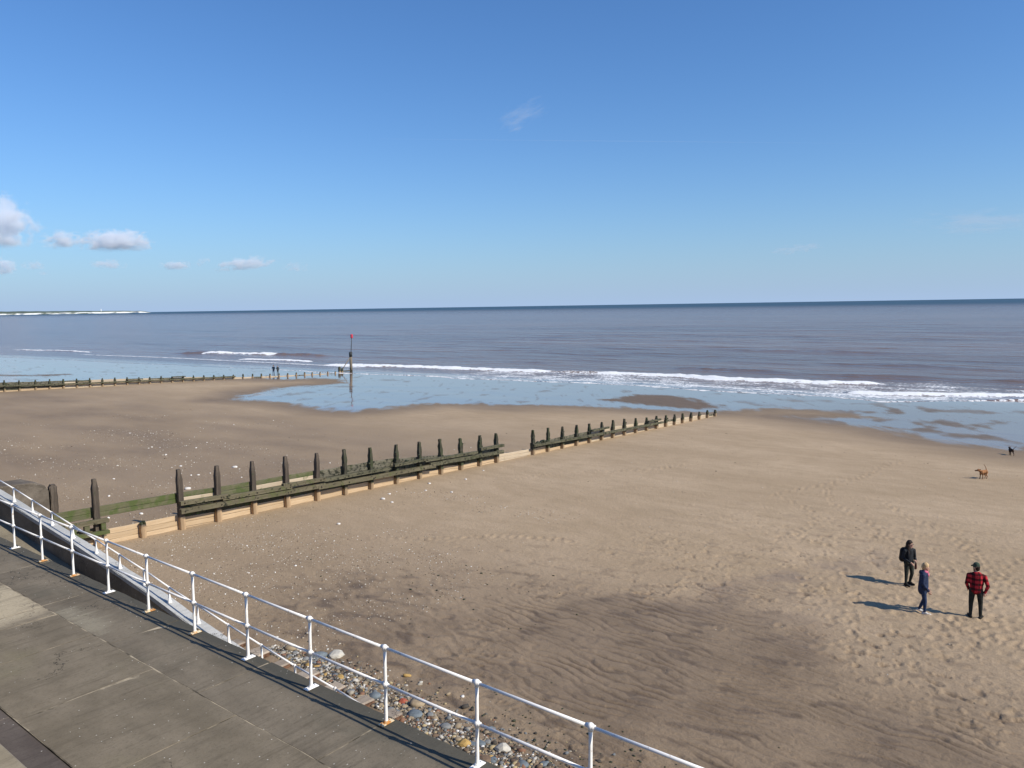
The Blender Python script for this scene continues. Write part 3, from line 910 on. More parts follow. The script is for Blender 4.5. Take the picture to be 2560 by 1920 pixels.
def pile_mesh(h, w=0.23, shoulder=0.42, rough=0.0, rr_=random):
    """square pile with a chamfered, tapering head; z = 0 is the sand"""
    bm = bmesh.new()
    s = w / 2
    n = max(3, int(h / 0.22))
    prof = [(-0.9, s)] + [(h * 0.0 + (h - shoulder) * i / n, s) for i in range(n + 1)] + [(h - shoulder * .45, s * .72), (h - 0.04, s * .64), (h, s * .60)]
    rings = []
    for z, q in prof:
        ring = []
        c = q * 0.22
        for x, y in [(q - c, -q), (q, -q + c), (q, q - c), (q - c, q), (-q + c, q), (-q, q - c), (-q, -q + c), (-q + c, -q)]:
            j = rough if z > 0.35 else rough * .2
            ring.append(bm.verts.new((x + rr_.uniform(-j, j), y + rr_.uniform(-j, j), z + rr_.uniform(-j, j) * .5)))
        rings.append(ring)
    for A, B in zip(rings, rings[1:]):
        for k in range(8):
            bm.faces.new([A[k], A[(k + 1) % 8], B[(k + 1) % 8], B[k]])
    bm.faces.new(rings[0][::-1]); bm.faces.new(rings[-1])
    return bm_mesh(bm, 'pile')

def plank_mesh(y0, y1, za, zb, h, t, rr_, nseg=4, bow=0.008, ragged=0.0):
    """plank from y0 to y1 with its lower edge going za..zb, thickness t in x (centre 0)"""
    bm = bmesh.new()
    rings = []
    for i in range(nseg + 1):
        f = i / nseg
        y = y0 + (y1 - y0) * f
        z = za + (zb - za) * f + rr_.uniform(-bow, bow) * .5
        x = rr_.uniform(-bow, bow)
        hh = h - rr_.uniform(0, ragged)
        e = 0.008
        rings.append([bm.verts.new(p) for p in [(x - t / 2, y, z + e), (x - t / 2 + e, y, z), (x + t / 2 - e, y, z), (x + t / 2, y, z + e), (x + t / 2, y, z + hh - e), (x + t / 2 - e, y, z + hh), (x - t / 2 + e, y, z + hh), (x - t / 2, y, z + hh - e)]])
    for A, B in zip(rings, rings[1:]):
        for k in range(8):
            bm.faces.new([A[k], B[k], B[(k + 1) % 8], A[(k + 1) % 8]])
    bm.faces.new(rings[0]); bm.faces.new(rings[-1][::-1])
    return bm_mesh(bm, 'plank')

bolt_bm = bmesh.new(); bm_tube(bolt_bm, [(0, 0, 0), (0.035, 0, 0)], .032, 8)
bolt_me = bm_mesh(bolt_bm, 'bolt'); bolt_me.materials.append(M_BOLT)

def weed_mesh(r, rr_):
    bm = bmesh.new()
    bmesh.ops.create_icosphere(bm, subdivisions=2, radius=r)
    for v in bm.verts:
        v.co *= rr_.uniform(.7, 1.25); v.co.z *= .75
    return bm_mesh(bm, 'weed_clump')

def groyne(label, gx, posts, ztop, waling, plank_top, courses_clean, weedy_from, seed, far=False, skip=()):
    rr_ = random.Random(seed)
    y0 = posts[0]
    root = empty('groyne', (gx, y0, float(beach_plane(gx, y0))))
    tag(root, label, 'groyne')
    zr = root.location.z
    def P(name, me, mat, loc):
        o = link_mesh(name, me, root, mat)
        o.location = (loc[0], loc[1] - y0, loc[2] - zr)
        return o
    zs_ = beach_z(np.full(len(posts), gx + 0.2), np.array(posts))
    for i, y in enumerate(posts):
        h = ztop(y) - zs_[i] + rr_.uniform(-.05, .05)
        wd = y > weedy_from
        me = pile_mesh(h, 0.235 * rr_.uniform(.93, 1.06), min(.45, h * .3), 0.022 if wd else 0.006, rr_)
        o = P('pile', me, M_POSTW if wd else M_POST, (0, y, zs_[i]))
        o.rotation_euler = (R(rr_.uniform(-1.2, 1.2)), R(rr_.uniform(-1.2, 1.2)), R(rr_.uniform(-4, 4)))
        if wd and not far:
            for _ in range(2):
                w = link_mesh('weed_clump', weed_mesh(rr_.uniform(.05, .09), rr_), o, M_WEED)
                w.location = (rr_.uniform(-.02, .12), rr_.choice((-.1, .1)), rr_.uniform(.45, .85) * h)
    ch = 0.228
    for i, (a, b) in enumerate(zip(posts, posts[1:])):
        if i in skip: continue
        za, zb_ = float(zs_[i]), float(zs_[i + 1])
        mid = (a + b) / 2
        top = plank_top(mid) - beach_plane(gx, mid)
        n = max(2, int(round((top + 0.20) / ch)))
        lo = top - n * ch
        for c in range(n):
            zc = lo + c * ch
            slope = (plank_top(b) - plank_top(a))
            base = float(beach_plane(gx, mid)) + zc
            rel = zc + ch / 2
            if 39.6 < mid < 43.5 and not far: mat = M_CLEAN2
            elif mid > weedy_from + 26: mat = M_CLEAN2 if c < n - 1 or rr_.random() < .6 else M_MUSSEL
            elif rel < courses_clean(mid): mat = M_CLEAN
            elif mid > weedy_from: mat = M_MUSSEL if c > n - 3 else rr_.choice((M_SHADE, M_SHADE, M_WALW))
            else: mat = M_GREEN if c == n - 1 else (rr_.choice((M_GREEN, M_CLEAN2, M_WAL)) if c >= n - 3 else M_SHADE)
            me = plank_mesh(-(b - a) / 2 - .10, (b - a) / 2 + .10, -slope / 2, slope / 2, ch - 0.010, 0.075, rr_, 4, .008, 0.04 if (mid > weedy_from and c == n - 1) else 0.004)
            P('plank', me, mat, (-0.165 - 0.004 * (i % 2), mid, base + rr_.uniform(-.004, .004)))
    for (a, b, z0, z1, h, mat, dx) in waling:
        me = plank_mesh(-(b - a) / 2, (b - a) / 2, (z0 - z1) / 2, -(z0 - z1) / 2, h, 0.20, rr_, max(3, int((b - a) / .6)), .012, 0.03 if mat is M_WALW else 0.008)
        w = P('waling', me, mat, (0.24 + dx, (a + b) / 2, (z0 + z1) / 2))
        if not far:
            for y in posts:
                if a - .1 < y < b + .1:
                    f = (y - a) / (b - a)
                    bo = link_mesh('bolt', bolt_me, w)
                    bo.location = (0.095, y - (a + b) / 2, (z0 - z1) / 2 + (z1 - z0) * f + h / 2)
    return root, P, zs_

p1 = [17.23, 19.0, 20.9, 22.8, 24.66, 26.5, 28.35, 30.3, 32.2, 34.05, 35.9, 37.72, 39.5, 43.6, 45.4, 47.3, 49.2, 51.08, 52.9, 54.65, 56.55, 58.5, 60.46, 62.3, 64.15, 65.9, 67.65, 69.48, 71.4, 73.3, 75.2]
def z1top(y): return float(np.interp(y, [13.6, 17.2, 26.5, 39.5, 43.6, 60.5, 75.2], [3.24, 3.0, 2.44, 1.46, 1.21, 0.03, -1.02]))
def pt1(y): return float(np.interp(y, [17.2, 19.1, 26.4, 30.0, 33.5, 35.7, 37.6, 39.5, 39.7, 43.4, 43.6, 45.2, 49, 55, 58.4, 66.2, 75.4], [1.93, 1.80, 1.53, 1.36, .95, .66, .57, .5, -0.05, -0.09, .25, .17, .11, -.09, -.3, -.83, -1.42]))
wal1 = [(17.05, 24.95, 1.03, 0.70, .22, M_WAL, 0), (24.5, 33.2, 0.66, 0.30, .22, M_WAL, .03), (32.8, 39.85, 0.42, 0.11, .24, M_WALW, 0),
        (17.05, 19.45, 1.42, 1.28, .19, M_WAL, 0), (19.1, 22.9, 1.21, 1.04, .2, M_WAL, -.02), (22.4, 25.0, 1.18, 1.03, .19, M_WAL, .0), (24.9, 29.6, .98, .80, .19, M_WALW, -.03),
        (29.9, 32.6, .92, .84, .18, M_WALW, 0), (32.4, 37.2, .76, .52, .18, M_WALW, -.03), (37.5, 39.9, .66, .56, .2, M_WALW, .0),
        (43.3, 53.0, .02, -.45, .19, M_WALW, 0), (52.6, 63.0, -.42, -.84, .19, M_WALW, .02), (51.0, 53.6, .05, -.05, .16, M_WALW, 0), (60.3, 62.6, -.42, -.50, .16, M_WALW, 0)]
g1, G1, zs1 = groyne('long timber groyne with tall tapered piles running down the near beach', GX, p1, z1top, wal1, pt1, lambda y: .52 if y < 30 else .30, 25.5, 5)
rr_ = random.Random(9)
# landward end: first pile, stub pile, open bay with new boards below and green boards above
zA = zb1(GX, 13.6)
o = G1('pile', pile_mesh(3.24 - zA, .235, .4, .006, rr_), M_POST, (0.0, 13.6, zA))
o = G1('pile', pile_mesh(0.68, .22, .12, .012, rr_), M_POST, (0.02, 15.45, zb1(GX, 15.45)))
wc = link_mesh('weed_clump', weed_mesh(.14, rr_), g1, M_WEED); wc.location = (0.03, 15.45 - 17.23, zb1(GX, 15.45) + .64 - g1.location.z)
for c, (za, zc_) in enumerate([(0.0, 0.0), (.232, .232), (.464, .464)]):
    G1('plank', plank_mesh(-1.85, 1.85, 0.06, -0.06, .222, .075, rr_, 6, .008), M_CLEAN, (-.165, 15.4, .27 + za))
G1('plank', plank_mesh(-2.6, 2.6, 0.10, -0.10, .235, .075, rr_, 6, .010), M_GREEN, (-.165, 14.65, 1.77))
G1('plank', plank_mesh(-2.6, 2.6, 0.10, -0.10, .20, .075, rr_, 6, .010), M_GREEN, (-.165, 14.65, 1.56))
G1('waling', plank_mesh(-1.15, 1.15, 0.05, -0.05, .17, .2, rr_, 4, .012), M_WAL, (.225, 12.8, 1.45))
G1('waling', plank_mesh(-1.15, 1.15, 0.05, -0.05, .15, .2, rr_, 4, .012), M_GREEN, (.235, 12.8, 0.98))
for yy in (12.6, 13.1, 13.75):
    G1('spacer_block', box_mesh('spacer_block', (-.09, -.1, -.15), (.09, .1, .16), .02, .01), M_GREEN, (.21, yy, 1.29))
G1('plank', plank_mesh(-1.2, 1.2, 0, 0, .22, .075, rr_, 4, .01), M_CLEAN, (-.15, 12.8, .50))
for c in range(2):
    G1('plank', plank_mesh(-1.2, 1.2, 0, 0, .22, .075, rr_, 4, .01), M_WAL, (-.15, 12.8, .73 + .23 * c))
for y, z, r_ in [(44.0, .18, .17), (44.55, .22, .2), (45.0, .15, .13), (61.2, -.36, .11), (61.9, -.42, .12), (51.6, .12, .1), (52.4, .08, .1), (31.0, 1.06, .12), (31.7, 1.0, .1)]:
    w = link_mesh('weed_clump', weed_mesh(r_, rr_), g1, M_WEED); w.location = (.16, y - 17.23, z - g1.location.z)

p2 = [40.5, 42.5, 44.3, 46.1, 47.9, 49.7, 51.5, 53.3, 55.1, 56.9, 58.6, 60.4, 62.2, 64.0, 65.8, 67.6, 69.4, 71.2, 73.0, 74.85, 76.7, 78.45, 80.2, 82.05, 83.9, 85.75, 87.6, 89.3, 91.1, 92.9, 94.7]
p2 = [40.5 - 1.82 * k for k in range(8, 0, -1)] + p2
def z2top(y): return float(np.interp(y, [24, 40.5, 55.2, 65.9, 72.8, 81.8, 92.6, 96], [1.9, .98, .16, -.45, -.79, -1.31, -1.81, -2.0]))
def pt2(y): return z2top(y) - float(np.interp(y, [40, 65, 75, 95], [.25, .2, .5, .38]))
wal2 = [(40.3, 49.9, .12, -.35, .20, M_WALW, 0), (49.5, 58.9, -.32, -.72, .2, M_WALW, .02), (58.4, 67.8, -.70, -1.06, .2, M_WALW, 0), (67.4, 73.2, -1.04, -1.27, .2, M_WALW, .02),
        (26, 40.9, .9, .15, .2, M_WALW, .02), (55.0, 57.4, -.22, -.32, .16, M_WALW, 0), (62.1, 64.3, -.42, -.5, .16, M_WALW, 0), (47.8, 49.8, .06, 0, .16, M_WALW, 0)]
g2, G2, zs2 = groyne('weathered timber groyne farther along the beach ending at the marker post', GX2, p2, z2top, wal2, pt2, lambda y: .25, 20.0, 8, True)

# concrete buttress at the head of the near groyne
bm = bmesh.new()
pts = [(8.9, 3.12), (11.2, 3.05), (12.3, 2.98), (12.72, 2.80), (12.86, 2.55), (12.86, -0.3), (8.9, -0.3)]
f0 = [bm.verts.new((-35.25, y, z)) for y, z in pts]; f1 = [bm.verts.new((-36.5, y, z)) for y, z in pts]
bm.faces.new(f0); bm.faces.new(f1[::-1])
for i in range(len(pts)):
    bm.faces.new([f0[i], f1[i], f1[(i + 1) % len(pts)], f0[(i + 1) % len(pts)]])
bmesh.ops.bevel(bm, geom=[e for e in bm.edges], offset=.035, segments=1, affect='EDGES')
bmesh.ops.subdivide_edges(bm, edges=bm.edges, cuts=1)
for v in bm.verts: v.co += Vector((rnd.uniform(-.015, .015), rnd.uniform(-.015, .015), rnd.uniform(-.015, .015)))
tag(link_mesh('concrete_buttress', bm_mesh(bm, 'concrete_buttress'), None, M_BUTT), 'dark concrete buttress block beside the head of the near groyne', 'buttress')
tb = link_mesh('timber_post', pile_mesh(2.3, .3, .1, .02, rr_), None, M_POST); tb.location = (-35.6, 13.12, zb1(-35.6, 13.1))
tag(tb, 'short dark timber post against the concrete buttress end', 'post')

# ------------------------------------------------------------------ marker post at the end of the far groyne
M_MPOLE = mat_post('marker_timber', (0.15, 0.125, 0.095), (0.26, 0.215, 0.155), (0.10, 0.085, 0.06), 0.5, 0.4)
M_DARKIRON = mat_simple('dark_iron', (0.035, 0.04, 0.04), 0.6, 0.4, 8, .3)
M_REDP = mat_simple('red_paint', (0.55, 0.055, 0.085), 0.5, 0.2, 6, 0)
mz = float(beach_plane(-120.5, 100.45))
mk = empty('marker_post', (-120.5, 100.45, mz))
tag(mk, 'tall groyne marker pole with red top standing in the shallows', 'marker')
bm = bmesh.new(); bm_tube(bm, [(0, 0, -1), (0, 0, 1.5), (0, 0, 3.3)], [.29, .275, .26], 10)
link_mesh('timber_pile', bm_mesh(bm, 'timber_pile', True), mk, M_MPOLE)
bm = bmesh.new(); bm_tube(bm, [(0, 0, 3.05), (0, 0, 3.95)], [.33, .32], 12); bm_tube(bm, [(0, 0, 3.95), (0, 0, 4.0)], [.32, .2], 12)
link_mesh('iron_collar', bm_mesh(bm, 'iron_collar', True), mk, M_DARKIRON)
link_mesh('pole', tube_mesh('pole', [(0.05, 0.05, 3.6), (.08, .2, 5.4), (.10, .32, 7.0)], [.075, .068, .06], 8), mk, M_DARKIRON)
bm = bmesh.new(); bm_tube(bm, [(.10, .33, 6.72), (.10, .34, 6.80), (.10, .35, 7.42), (.10, .35, 7.50)], [.16, .25, .25, .14], 12)
link_mesh('topmark', bm_mesh(bm, 'topmark'), mk, M_REDP)
link_mesh('brace', tube_mesh('brace', [(0, -.2, 2.85), (0, -2.5, .38)], .085, 8), mk, M_MPOLE)
link_mesh('beam', tube_mesh('beam', [(0, 0.1, .25), (0, -3.0, .30)], .13, 6), mk, M_MPOLE)
o = link_mesh('stub_pile', pile_mesh(1.25, .42, .25, .02, rr_), mk, M_POSTW); o.location = (0, -2.92, 0.02)
o = link_mesh('stub_pile', pile_mesh(.9, .3, .2, .02, rr_), mk, M_POSTW); o.location = (0.1, -2.35, 0.02)

# ------------------------------------------------------------------ distant chalk headland
def make_headland():
    m, nt = new_mat('chalk_headland'); N = NT(nt)
    geo = N.n('ShaderNodeNewGeometry')
    sepn = N.n('ShaderNodeSeparateXYZ'); N.put(sepn.inputs[0], geo.outputs['Normal'])
    v = N.noise(N.coord((0.0022, 0.0022, 0.03)), 1.0, 5, .65)
    face = N.ramp(sepn.outputs[2], 0.75, 0.35)
    chalk = N.math('MULTIPLY', face, N.ramp(v, 0.44, 0.52))
    c = N.mix(chalk, c4(0.10, 0.125, 0.10), c4(0.74, 0.74, 0.72))
    N.out(N.bsdf(c, 0.9, None, 0.1))
    return m
cols = 260
vv = []
base_c = Vector((0, 0, 0))
n_ = np.arange(cols) / (cols - 1)
# line of the coast: from far out left of frame to the cape at about 24 degrees left of the picture centre
az = np.radians(np.linspace(-46.0, -25.0, cols))
dist = np.linspace(12500, 15500, cols)
ang = AX0 - az
hx = np.cos(ang) * dist; hy = np.sin(ang) * dist
top = np.interp(n_, [0, .45, .8, .97, 1], [78, 62, 47, 33, 5]) + 5 * perlin(n_ * 30, n_ * 0, 7)
cl = np.interp(n_, [0, .40, .62, .8, .97, 1], [4, 8, 20, 27, 25, 4]) + 5 * perlin(n_ * 60, n_ * 0, 9)
ux, uy = hx / dist, hy / dist
jit = 120 * perlin(n_ * 45, n_ * 0 + .5, 13)
V_ = []
for off_, hh in ((0, np.full(cols, SEA - 2)), (4, cl * .55), (8, cl), (350, (cl + top) * .55), (900, top), (2500, top * .6)):
    V_.append(np.stack([hx + ux * (off_ + jit), hy + uy * (off_ + jit), hh], 1))
V_ = np.concatenate(V_)
ii = np.arange(6 * cols).reshape(6, cols)
q = np.stack([ii[:-1, :-1], ii[:-1, 1:], ii[1:, 1:], ii[1:, :-1]], -1).reshape(-1, 4)
hl = link_mesh('headland', mesh_np('headland', V_, q, smooth=False), None, make_headland())
tag(hl, 'far white chalk headland on the left horizon', kind='structure')
M_LH = mat_simple('lighthouse_white', (.8, .8, .78), .7, .05)
k = int(cols * .86)
bm = bmesh.new(); bm_tube(bm, [(0, 0, -20), (0, 0, 26), (0, 0, 30), (0, 0, 38)], [9, 7, 5, 3], 10)
lh = link_mesh('lighthouse', bm_mesh(bm, 'lighthouse'), None, M_LH); lh.location = (hx[k] + ux[k] * 300, hy[k] + uy[k] * 300, 38)
tag(lh, 'tiny white lighthouse on top of the far headland', 'lighthouse')

# ------------------------------------------------------------------ people and dogs
def cap_part(bm, a, b, ra, rb, sx=1.0, sy=1.0, seg=14):
    """round-ended tapered limb; sx scales across (x), sy front to back (y)"""
    a = Vector(a); b = Vector(b)
    ax = b - a
    L = max(ax.length, 1e-5)
    w = ax / L
    u = Vector((1, 0, 0)) - w * w.x
    if u.length < .3: u = Vector((0, 1, 0)) - w * w.y
    u.normalize(); v = w.cross(u)
    prof = [(-ra * math.cos(t), ra * math.sin(t)) for t in (0.25, .6, 1.0, 1.35)] + [(0, ra), (L * .33, ra + (rb - ra) * .33), (L * .66, ra + (rb - ra) * .66), (L, rb)] + \
           [(L + rb * math.cos(t), rb * math.sin(t)) for t in (1.35, 1.0, .6, .25)]
    rings = []
    for d, r in prof:
        rings.append([bm.verts.new(a + w * d + (u * math.cos(t) * sx + v * math.sin(t) * sy) * r) for t in [2 * math.pi * k / seg for k in range(seg)]])
    for A, B in zip(rings, rings[1:]):
        for k in range(seg):
            bm.faces.new([A[k], A[(k + 1) % seg], B[(k + 1) % seg], B[k]])
    bm.faces.new(rings[0][::-1]); bm.faces.new(rings[-1])

def body_mesh(name, prims, mats, voxel, extra=None):
    """one skin grown over all the limbs; each face takes the cloth of the limb it lies on"""
    bm = bmesh.new()
    for p in prims:
        cap_part(bm, p[0], p[1], p[2], p[3], p[5] if len(p) > 5 else 1, p[6] if len(p) > 6 else 1)
    me = bm_mesh(bm, name)
    o = bpy.data.objects.new('tmp', me); COL.objects.link(o)
    md = o.modifiers.new('r', 'REMESH'); md.mode = 'VOXEL'; md.voxel_size = voxel
    ms = o.modifiers.new('s', 'SMOOTH'); ms.factor = 0.5; ms.iterations = 3
    dg = bpy.context.evaluated_depsgraph_get()
    out = bpy.data.meshes.new_from_object(o.evaluated_get(dg))
    out.name = name
    bpy.data.objects.remove(o); bpy.data.meshes.remove(me)
    nf = len(out.polygons)
    cen = np.zeros(nf * 3, np.float32); out.polygons.foreach_get('center', cen); cen = cen.reshape(-1, 3)
    best = np.full(nf, 1e9); mi = np.zeros(nf, np.int32)
    for p in prims:
        a = np.array(p[0]); b = np.array(p[1]); ab = b - a; L2 = max(ab @ ab, 1e-9)
        t = np.clip((cen - a) @ ab / L2, 0, 1)
        q = cen - a - t[:, None] * ab
        q[:, 0] /= (p[5] if len(p) > 5 else 1); q[:, 1] /= (p[6] if len(p) > 6 else 1)
        d = np.linalg.norm(q, axis=1) - (p[2] + (p[3] - p[2]) * t)
        m = d < best
        best[m] = d[m]; mi[m] = p[4]
    out.materials.clear()
    for m in mats: out.materials.append(m)
    out.polygons.foreach_set('material_index', mi)
    out.polygons.foreach_set('use_smooth', np.ones(nf, bool))
    if extra:
        bm = bmesh.new(); bm.from_mesh(out)
        n0 = len(bm.faces)
        for p in extra: cap_part(bm, p[0], p[1], p[2], p[3], seg=8)
        bm.faces.ensure_lookup_table()
        for f in bm.faces[n0:]: f.material_index = extra[0][4]; f.smooth = True
        bm.to_mesh(out); bm.free()
    return out

def fingers(wrist, d, palm_n, idx, s=1.0):
    """palm is in the body; four fingers and a thumb from the wrist along d, slightly curled towards palm_n"""
    w = Vector(wrist); d = Vector(d).normalized(); n = Vector(palm_n).normalized(); side = d.cross(n).normalized()
    out = []
    for k, (o, L) in enumerate(((-.033, .062), (-.011, .075), (.011, .080), (.032, .072))):
        b = w + d * .085 * s + side * o * s
        m = b + (d * .8 + n * .35).normalized() * L * .5 * s
        e = m + (d * .55 + n * .8).normalized() * L * .5 * s
        out.append((b, m, .0095 * s, .009 * s, idx)); out.append((m, e, .009 * s, .0075 * s, idx))
    b = w + d * .03 * s + side * .034 * s
    m = b + (d * .6 + side * .7 + n * .3).normalized() * .04 * s
    out.append((b, m, .012 * s, .0105 * s, idx)); out.append((m, m + (d * .8 + side * .2 + n * .4).normalized() * .032 * s, .0105 * s, .008 * s, idx))
    return out

def cloth(name, col, var=0.3, scale=14, rough=.85):
    m, nt = new_mat(name); N = NT(nt)
    v = N.coord()
    f = N.noise(v, scale, 4, .6)
    c = N.mix(N.ramp(f, .3, .7), c4(*[k * (1 - var) for k in col]), c4(*[min(1, k * (1 + var)) for k in col]))
    w = N.noise(N.coord((1, 1, .45)), 11.0, 3, .6, 0.8)
    N.out(N.bsdf(c, rough, N.bump(w, .5, .03), .25))
    return m
M_SKIN = cloth('skin', (0.52, 0.31, 0.22), .08, 8, .55)
M_NAVY = cloth('navy_jacket', (0.026, 0.036, 0.075))
M_JEANS = cloth('blue_jeans', (0.022, 0.038, 0.085))
M_BLACK = cloth('black_jacket', (0.020, 0.022, 0.025))
M_OLIVE = cloth('dark_olive_trousers', (0.026, 0.030, 0.024))
M_DKTR = cloth('dark_trousers', (0.024, 0.026, 0.022))
M_SHOE = cloth('dark_shoe', (0.018, 0.015, 0.013))
M_WSHOE = cloth('white_trainer', (0.62, 0.58, 0.52), .12)
M_HAIRD = cloth('dark_brown_hair', (0.022, 0.013, 0.009), .4, 30, .6)
M_BLOND = cloth('blonde_hair', (0.50, 0.345, 0.18), .45, 40, .6)
M_PINK = cloth('pink_scarf', (0.62, 0.16, 0.24), .3)
M_CAP = cloth('green_cap', (0.045, 0.065, 0.045), .2)
M_GLASS = mat_simple('sunglasses', (.008, .007, .007), .15, .1, 5, 0, .6)
M_BEARD = cloth('beard', (0.035, 0.022, 0.015), .3, 30)
M_BAG = cloth('black_backpack', (0.012, 0.013, 0.015), .3, 16, .7)
M_MAROON = cloth('maroon_bag', (0.05, 0.014, 0.012), .3)
def plaid():
    m, nt = new_mat('red_plaid'); N = NT(nt)
    tc = N.n('ShaderNodeTexCoord'); sep = N.n('ShaderNodeSeparateXYZ'); N.put(sep.inputs[0], tc.outputs['Object'])
    def band(s, off):
        f = N.math('FRACT', N.math('ADD', N.math('MULTIPLY', s, 1 / 0.16), off))
        return N.math('LESS_THAN', f, 0.47)
    bx, bz = band(N.math('ADD', sep.outputs[0], N.math('MULTIPLY', sep.outputs[1], .6)), .2), band(sep.outputs[2], .1)
    s = N.math('MULTIPLY', N.math('ADD', bx, bz), .5)
    c = N.mix(N.ramp(s, 0, .5), c4(.50, .035, .045), c4(.16, .012, .016))
    c = N.mix(N.ramp(s, .55, 1), c, c4(.035, .010, .012))
    w = N.noise(N.coord((1, 1, .5)), 10.0, 3, .6, .8)
    N.out(N.bsdf(c, .9, N.bump(w, .5, .03), .15))
    return m
M_PLAID = plaid()

def leg(hip, knee, ankle, toe, m_leg, m_shoe, thick=1.0, sock=None):
    L = [(hip, knee, .092 * thick, .064 * thick, m_leg), (knee, ankle, .062 * thick, .043 * thick, m_leg)]
    a = Vector(ankle); t = Vector(toe); heel = a - (t - a).normalized() * .05
    if sock is not None:
        k = Vector(knee); L.append((a + (k - a) * .05, a + (k - a) * .17, .037, .037, sock))
    L.append(((heel.x, heel.y, a.z - .045), (t.x, t.y, t.z + .038), .046, .040, m_shoe))
    L.append((tuple(a), ((a.x * .6 + t.x * .4), (a.y * .6 + t.y * .4), a.z - .03), .046, .045, m_shoe))
    return L
def arm(sh, el, wr, hand_d, m_sleeve, m_skin, th=1.0):
    w = Vector(wr); d = Vector(hand_d).normalized()
    return [(sh, el, .062 * th, .050 * th, m_sleeve), (el, tuple(w), .050 * th, .037 * th, m_sleeve),
            (tuple(w + d * .02), tuple(w + d * .085), .030, .030, m_skin, 1.0, 1.0)]
def head_prims(c, face, m_skin, neck_base):
    c = Vector(c); f = Vector(face).normalized()
    return [(tuple(neck_base), tuple(c - Vector((0, 0, .08)) - f * .015), .058, .056, m_skin),
            (tuple(c + Vector((0, 0, .035)) - f * .012), tuple(c - Vector((0, 0, .01)) + f * .004), .096, .088, m_skin, .84, 1.0),
            (tuple(c - Vector((0, 0, .02)) + f * .02), tuple(c - Vector((0, 0, .085)) + f * .035), .068, .045, m_skin),
            (tuple(c + f * .082 + Vector((0, 0, .012))), tuple(c + f * .104 - Vector((0, 0, .022))), .013, .018, m_skin)]

def face_parts(parent, c, face, m_brow, eyes=True):
    c = Vector(c); f = Vector(face).normalized(); s = f.cross(Vector((0, 0, 1))).normalized()
    bm = bmesh.new()
    for k in (-1, 1):
        bm_ball(bm, c + f * .083 + s * .034 * k + Vector((0, 0, .012)), .011, 8, 6)
    link_mesh('eyes', bm_mesh(bm, 'eyes', True), parent, M_GLASS)
    bm = bmesh.new()
    bm_tube(bm, [c + f * .086 - s * .026 - Vector((0, 0, .055)), c + f * .091 - Vector((0, 0, .058)), c + f * .086 + s * .026 - Vector((0, 0, .055))], [.004, .007, .004], 6)
    link_mesh('mouth', bm_mesh(bm, 'mouth', True), parent, M_PINK)
    bm = bmesh.new()
    for k in (-1, 1):
        bm_ball(bm, c + s * .083 * k - f * .012 + Vector((0, 0, -.002)), .028, 8, 6, (.5, .7, 1.15))
    link_mesh('ears', bm_mesh(bm, 'ears', True), parent, M_SKIN)

def shape_child(name, prims, mat, parent, voxel=.012):
    me = body_mesh(name, [(p[0], p[1], p[2], p[3], 0) + tuple(p[4:]) for p in prims], [mat], voxel)
    return link_mesh(name, me, parent)

def place(o, x, y, facing):
    """local +y looks towards the world direction 'facing'"""
    o.location = (x, y, zb1(x, y) - 0.012)
    o.rotation_euler = (0, 0, math.atan2(facing[1], facing[0]) - math.pi / 2)

# --- man in the red plaid shirt, back to us
H = (-.02, .015, 1.655)
hf = (-.75, .65, -.15)
P = [((-.075, 0, .95), (.075, 0, .95), .118, .118, 1, 1, .95), ((0, -.005, 1.0), (0, 0, 1.16), .168, .172, 0, 1.10, .82), ((0, 0, 1.16), (0, -.015, 1.38), .176, .158, 0, 1.18, .80),
     ((-.155, -.01, 1.405), (.155, -.01, 1.405), .075, .075, 0), ((0, 0, .94), (0, 0, 1.01), .162, .166, 0, 1.12, .86)]
P += leg((-.10, 0, .90), (-.125, .035, .49), (-.125, -.01, .095), (-.185, .15, .015), 1, 2, 1.08)
P += leg((.10, 0, .90), (.135, .03, .49), (.150, -.03, .095), (.20, .125, .015), 1, 2, 1.08)
P += arm((-.215, 0, 1.39), (-.265, .03, 1.10), (-.215, .15, .90), (.25, .75, -.5), 0, 3, 1.1)
P += arm((.215, 0, 1.39), (.315, -.05, 1.11), (.245, -.02, .89), (-.25, -.05, -1), 0, 3, 1.1)
P += head_prims(H, hf, 3, (0, -.01, 1.43))
EX = fingers((-.215, .15, .90), (.25, .75, -.5), (.6, 0, -.6), 3) + fingers((.245, -.02, .89), (-.25, -.05, -1), (0, 1, 0), 3)
man = link_mesh('person', body_mesh('person', P, [M_PLAID, M_DKTR, M_SHOE, M_SKIN], .0105, EX))
tag(man, 'person in red and black plaid shirt, dark trousers and green cap, back turned', 'person')
place(man, -3.18, 27.56, (-.12, 1))
face_parts(man, H, hf, M_BEARD)
Hv = Vector(H); hv = Vector(hf).normalized()
shape_child('beard', [(tuple(Hv - Vector((0, 0, .06)) + hv * .03), tuple(Hv - Vector((0, 0, .105)) + hv * .05), .066, .045)], M_BEARD, man)
shape_child('hair', [(tuple(Hv - hv * .03 + Vector((0, 0, .01))), tuple(Hv - hv * .045 - Vector((0, 0, .045))), .088, .07)], M_HAIRD, man)
shape_child('cap', [(tuple(Hv + Vector((0, 0, .075))), tuple(Hv + Vector((0, 0, .06))), .098, .104), (tuple(Hv + hv * .10 + Vector((0, 0, .055))), tuple(Hv + hv * .175 + Vector((0, 0, .035))), .03, .025)], M_CAP, man, .011)

